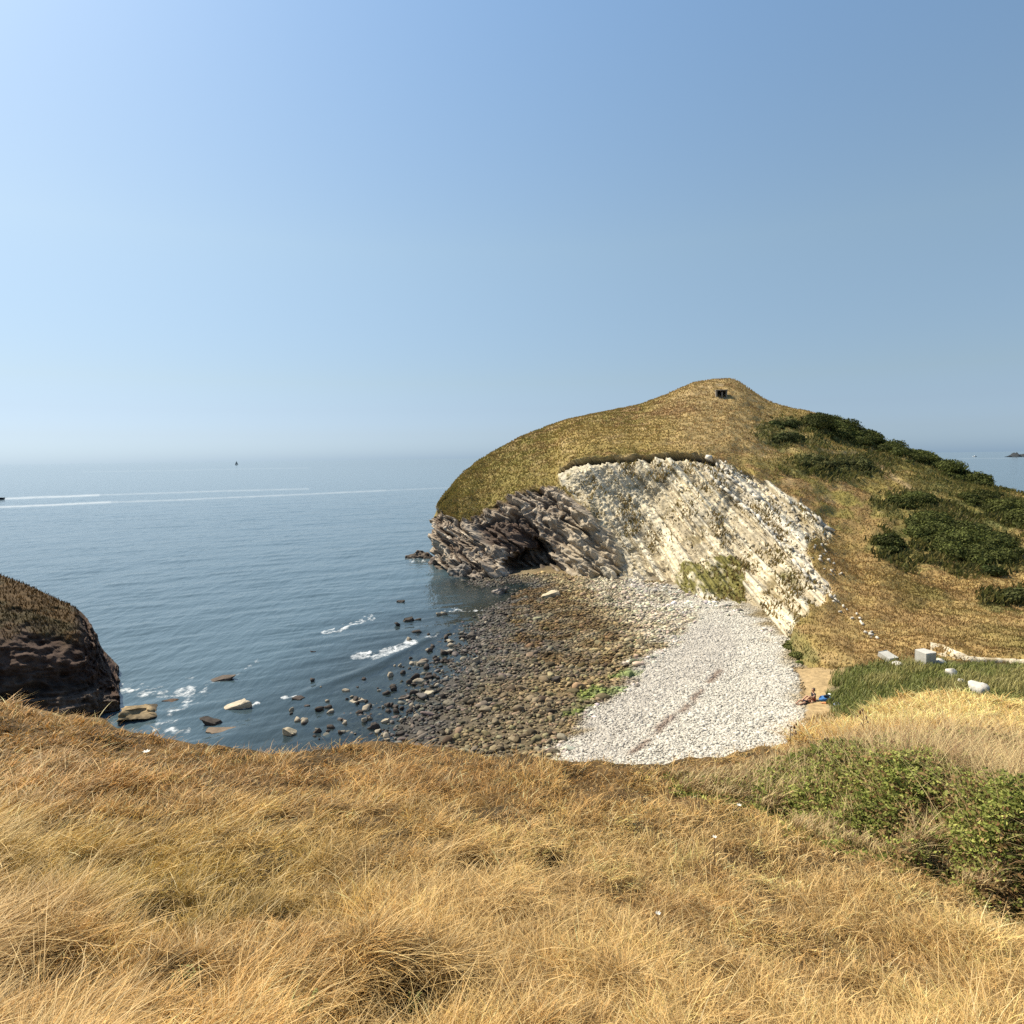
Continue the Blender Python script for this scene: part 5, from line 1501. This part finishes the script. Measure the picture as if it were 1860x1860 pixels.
def hull_bm(Lh, Bh, Hh):
    bm = bmesh.new(); rows_ = []
    for i in range(9):
        t = i / 8; x_ = (t - .5) * Lh; b_ = Bh * .5 * (1 - max(0, (t - .45) / .55) ** 2.2) * (.85 + .15 * min(1, t * 4)) + .01
        sh_ = Hh * (1 + .25 * t * t)
        rows_.append([bm.verts.new(q) for q in ((x_, -b_, sh_), (x_, -b_ * .7, sh_ * .3), (x_, 0, -.3), (x_, b_ * .7, sh_ * .3), (x_, b_, sh_))])
    for a, b_ in zip(rows_[:-1], rows_[1:]):
        for k in range(4): bm.faces.new((a[k], a[k + 1], b_[k + 1], b_[k]))
        bm.faces.new((a[4], a[0], b_[0], b_[4]))
    bm.faces.new(rows_[0]); bm.faces.new(rows_[-1][::-1])
    bmesh.ops.recalc_face_normals(bm, faces=bm.faces)
    return bm


def sailboat(px_, py_, rz, label):
    p = at_z(px_, py_, 0.0); k = p[1] / 2600
    root = empty('sailboat', p, rz); root.scale = (k, k, k)
    bm_obj('hull', hull_bm(12, 3.4, 1.3), MAT_HULL, root)
    bm = bmesh.new(); bmesh.ops.create_cone(bm, cap_ends=True, segments=8, radius1=.18, radius2=.1, depth=15, matrix=Matrix.Translation((1, 0, 8.5))); bm_obj('mast', bm, MAT_HULL, root)
    for nm, pts in (('mainsail', [(.8, .1, 2.4), (-4.8, .7, 2.6), (-2.2, .55, 8.5), (.8, .1, 15.6)]), ('jib', [(1.3, 0, 14.0), (5.9, 0, 1.8), (1.6, .5, 2.2)])):
        bm = bmesh.new(); f_ = bm.faces.new([bm.verts.new(q) for q in pts])
        bmesh.ops.solidify(bm, geom=[f_], thickness=.08); bm_obj(nm, bm, MAT_SAIL, root)
    return meta(root, label, 'sailboat')


sailboat(430, 844.4, math.radians(200), 'tiny grey sailing boat far out just under the horizon')


def motorboat(px_, py_, rz, Lh, hm, label):
    p = at_z(px_, py_, 0.0); root = empty('motorboat', p, rz)
    bm_obj('hull', hull_bm(Lh, Lh * .3, Lh * .13), hm, root)
    bm = bmesh.new(); bm_box(bm, (.02 * Lh, 0, Lh * .19), (Lh * .3, Lh * .2, Lh * .13), bevel=Lh * .02); bm_obj('cabin', bm, MAT_WHULL, root)
    bm = bmesh.new(); bm_box(bm, (.175 * Lh, 0, Lh * .205), (Lh * .02, Lh * .16, Lh * .06)); bm_obj('windscreen', bm, MAT_HULL, root)
    return meta(root, label, 'motorboat')


motorboat(-5, 907, math.radians(184), 7.5, MAT_HULL, 'dark speedboat at the left edge with a white wake behind it')
motorboat(1771, 829.6, math.radians(5), 17, MAT_WHULL, 'white motorboat far off to the right beyond the headland')
# far skerry and hazy coast at the right
def islet(name, px0, px1, py_, hpx_, label, seed, colr, kind=None):
    a = at_z(px0, py_, 0.0); b = at_z(px1, py_ - (px1 - px0) * .0128, 0.0)
    n1, n2 = 60, 14
    t = np.linspace(0, 1, n1)[:, None]; s = np.linspace(0, 1, n2)[None]
    Lw = b[0] - a[0]; hw = hpx_ / F * a[1]
    prof = np.sin(np.pi * t) ** .5 * (.55 + .9 * fbm(t * 5, 0 * t, seed, 4, seed)) * sstep(0, .25, t + .1)
    X = a[0] + Lw * t + 0 * s; Y = a[1] + Lw * .35 * (s - .3) + 0 * t
    Z = np.maximum(prof, .12) * hw * np.sin(np.pi * s) ** .7 * (1 + .4 * fbm(t * 9, s * 4, 0, 3, seed + 1)) - 1.0
    o = mesh_np(name, np.stack([X, Y, Z], -1), grid_quads(n1, n2), col=np.tile(colr, (n1 * n2, 1)), mat=MAT_CLIFF)
    if kind: o['kind'] = kind
    else: meta(o, label, 'islet')


islet('rock_islet', 1836, 1905, 829.8, 14, 'dark low rocky islet in the far sea at the right edge', 21, (.035, .04, .045))
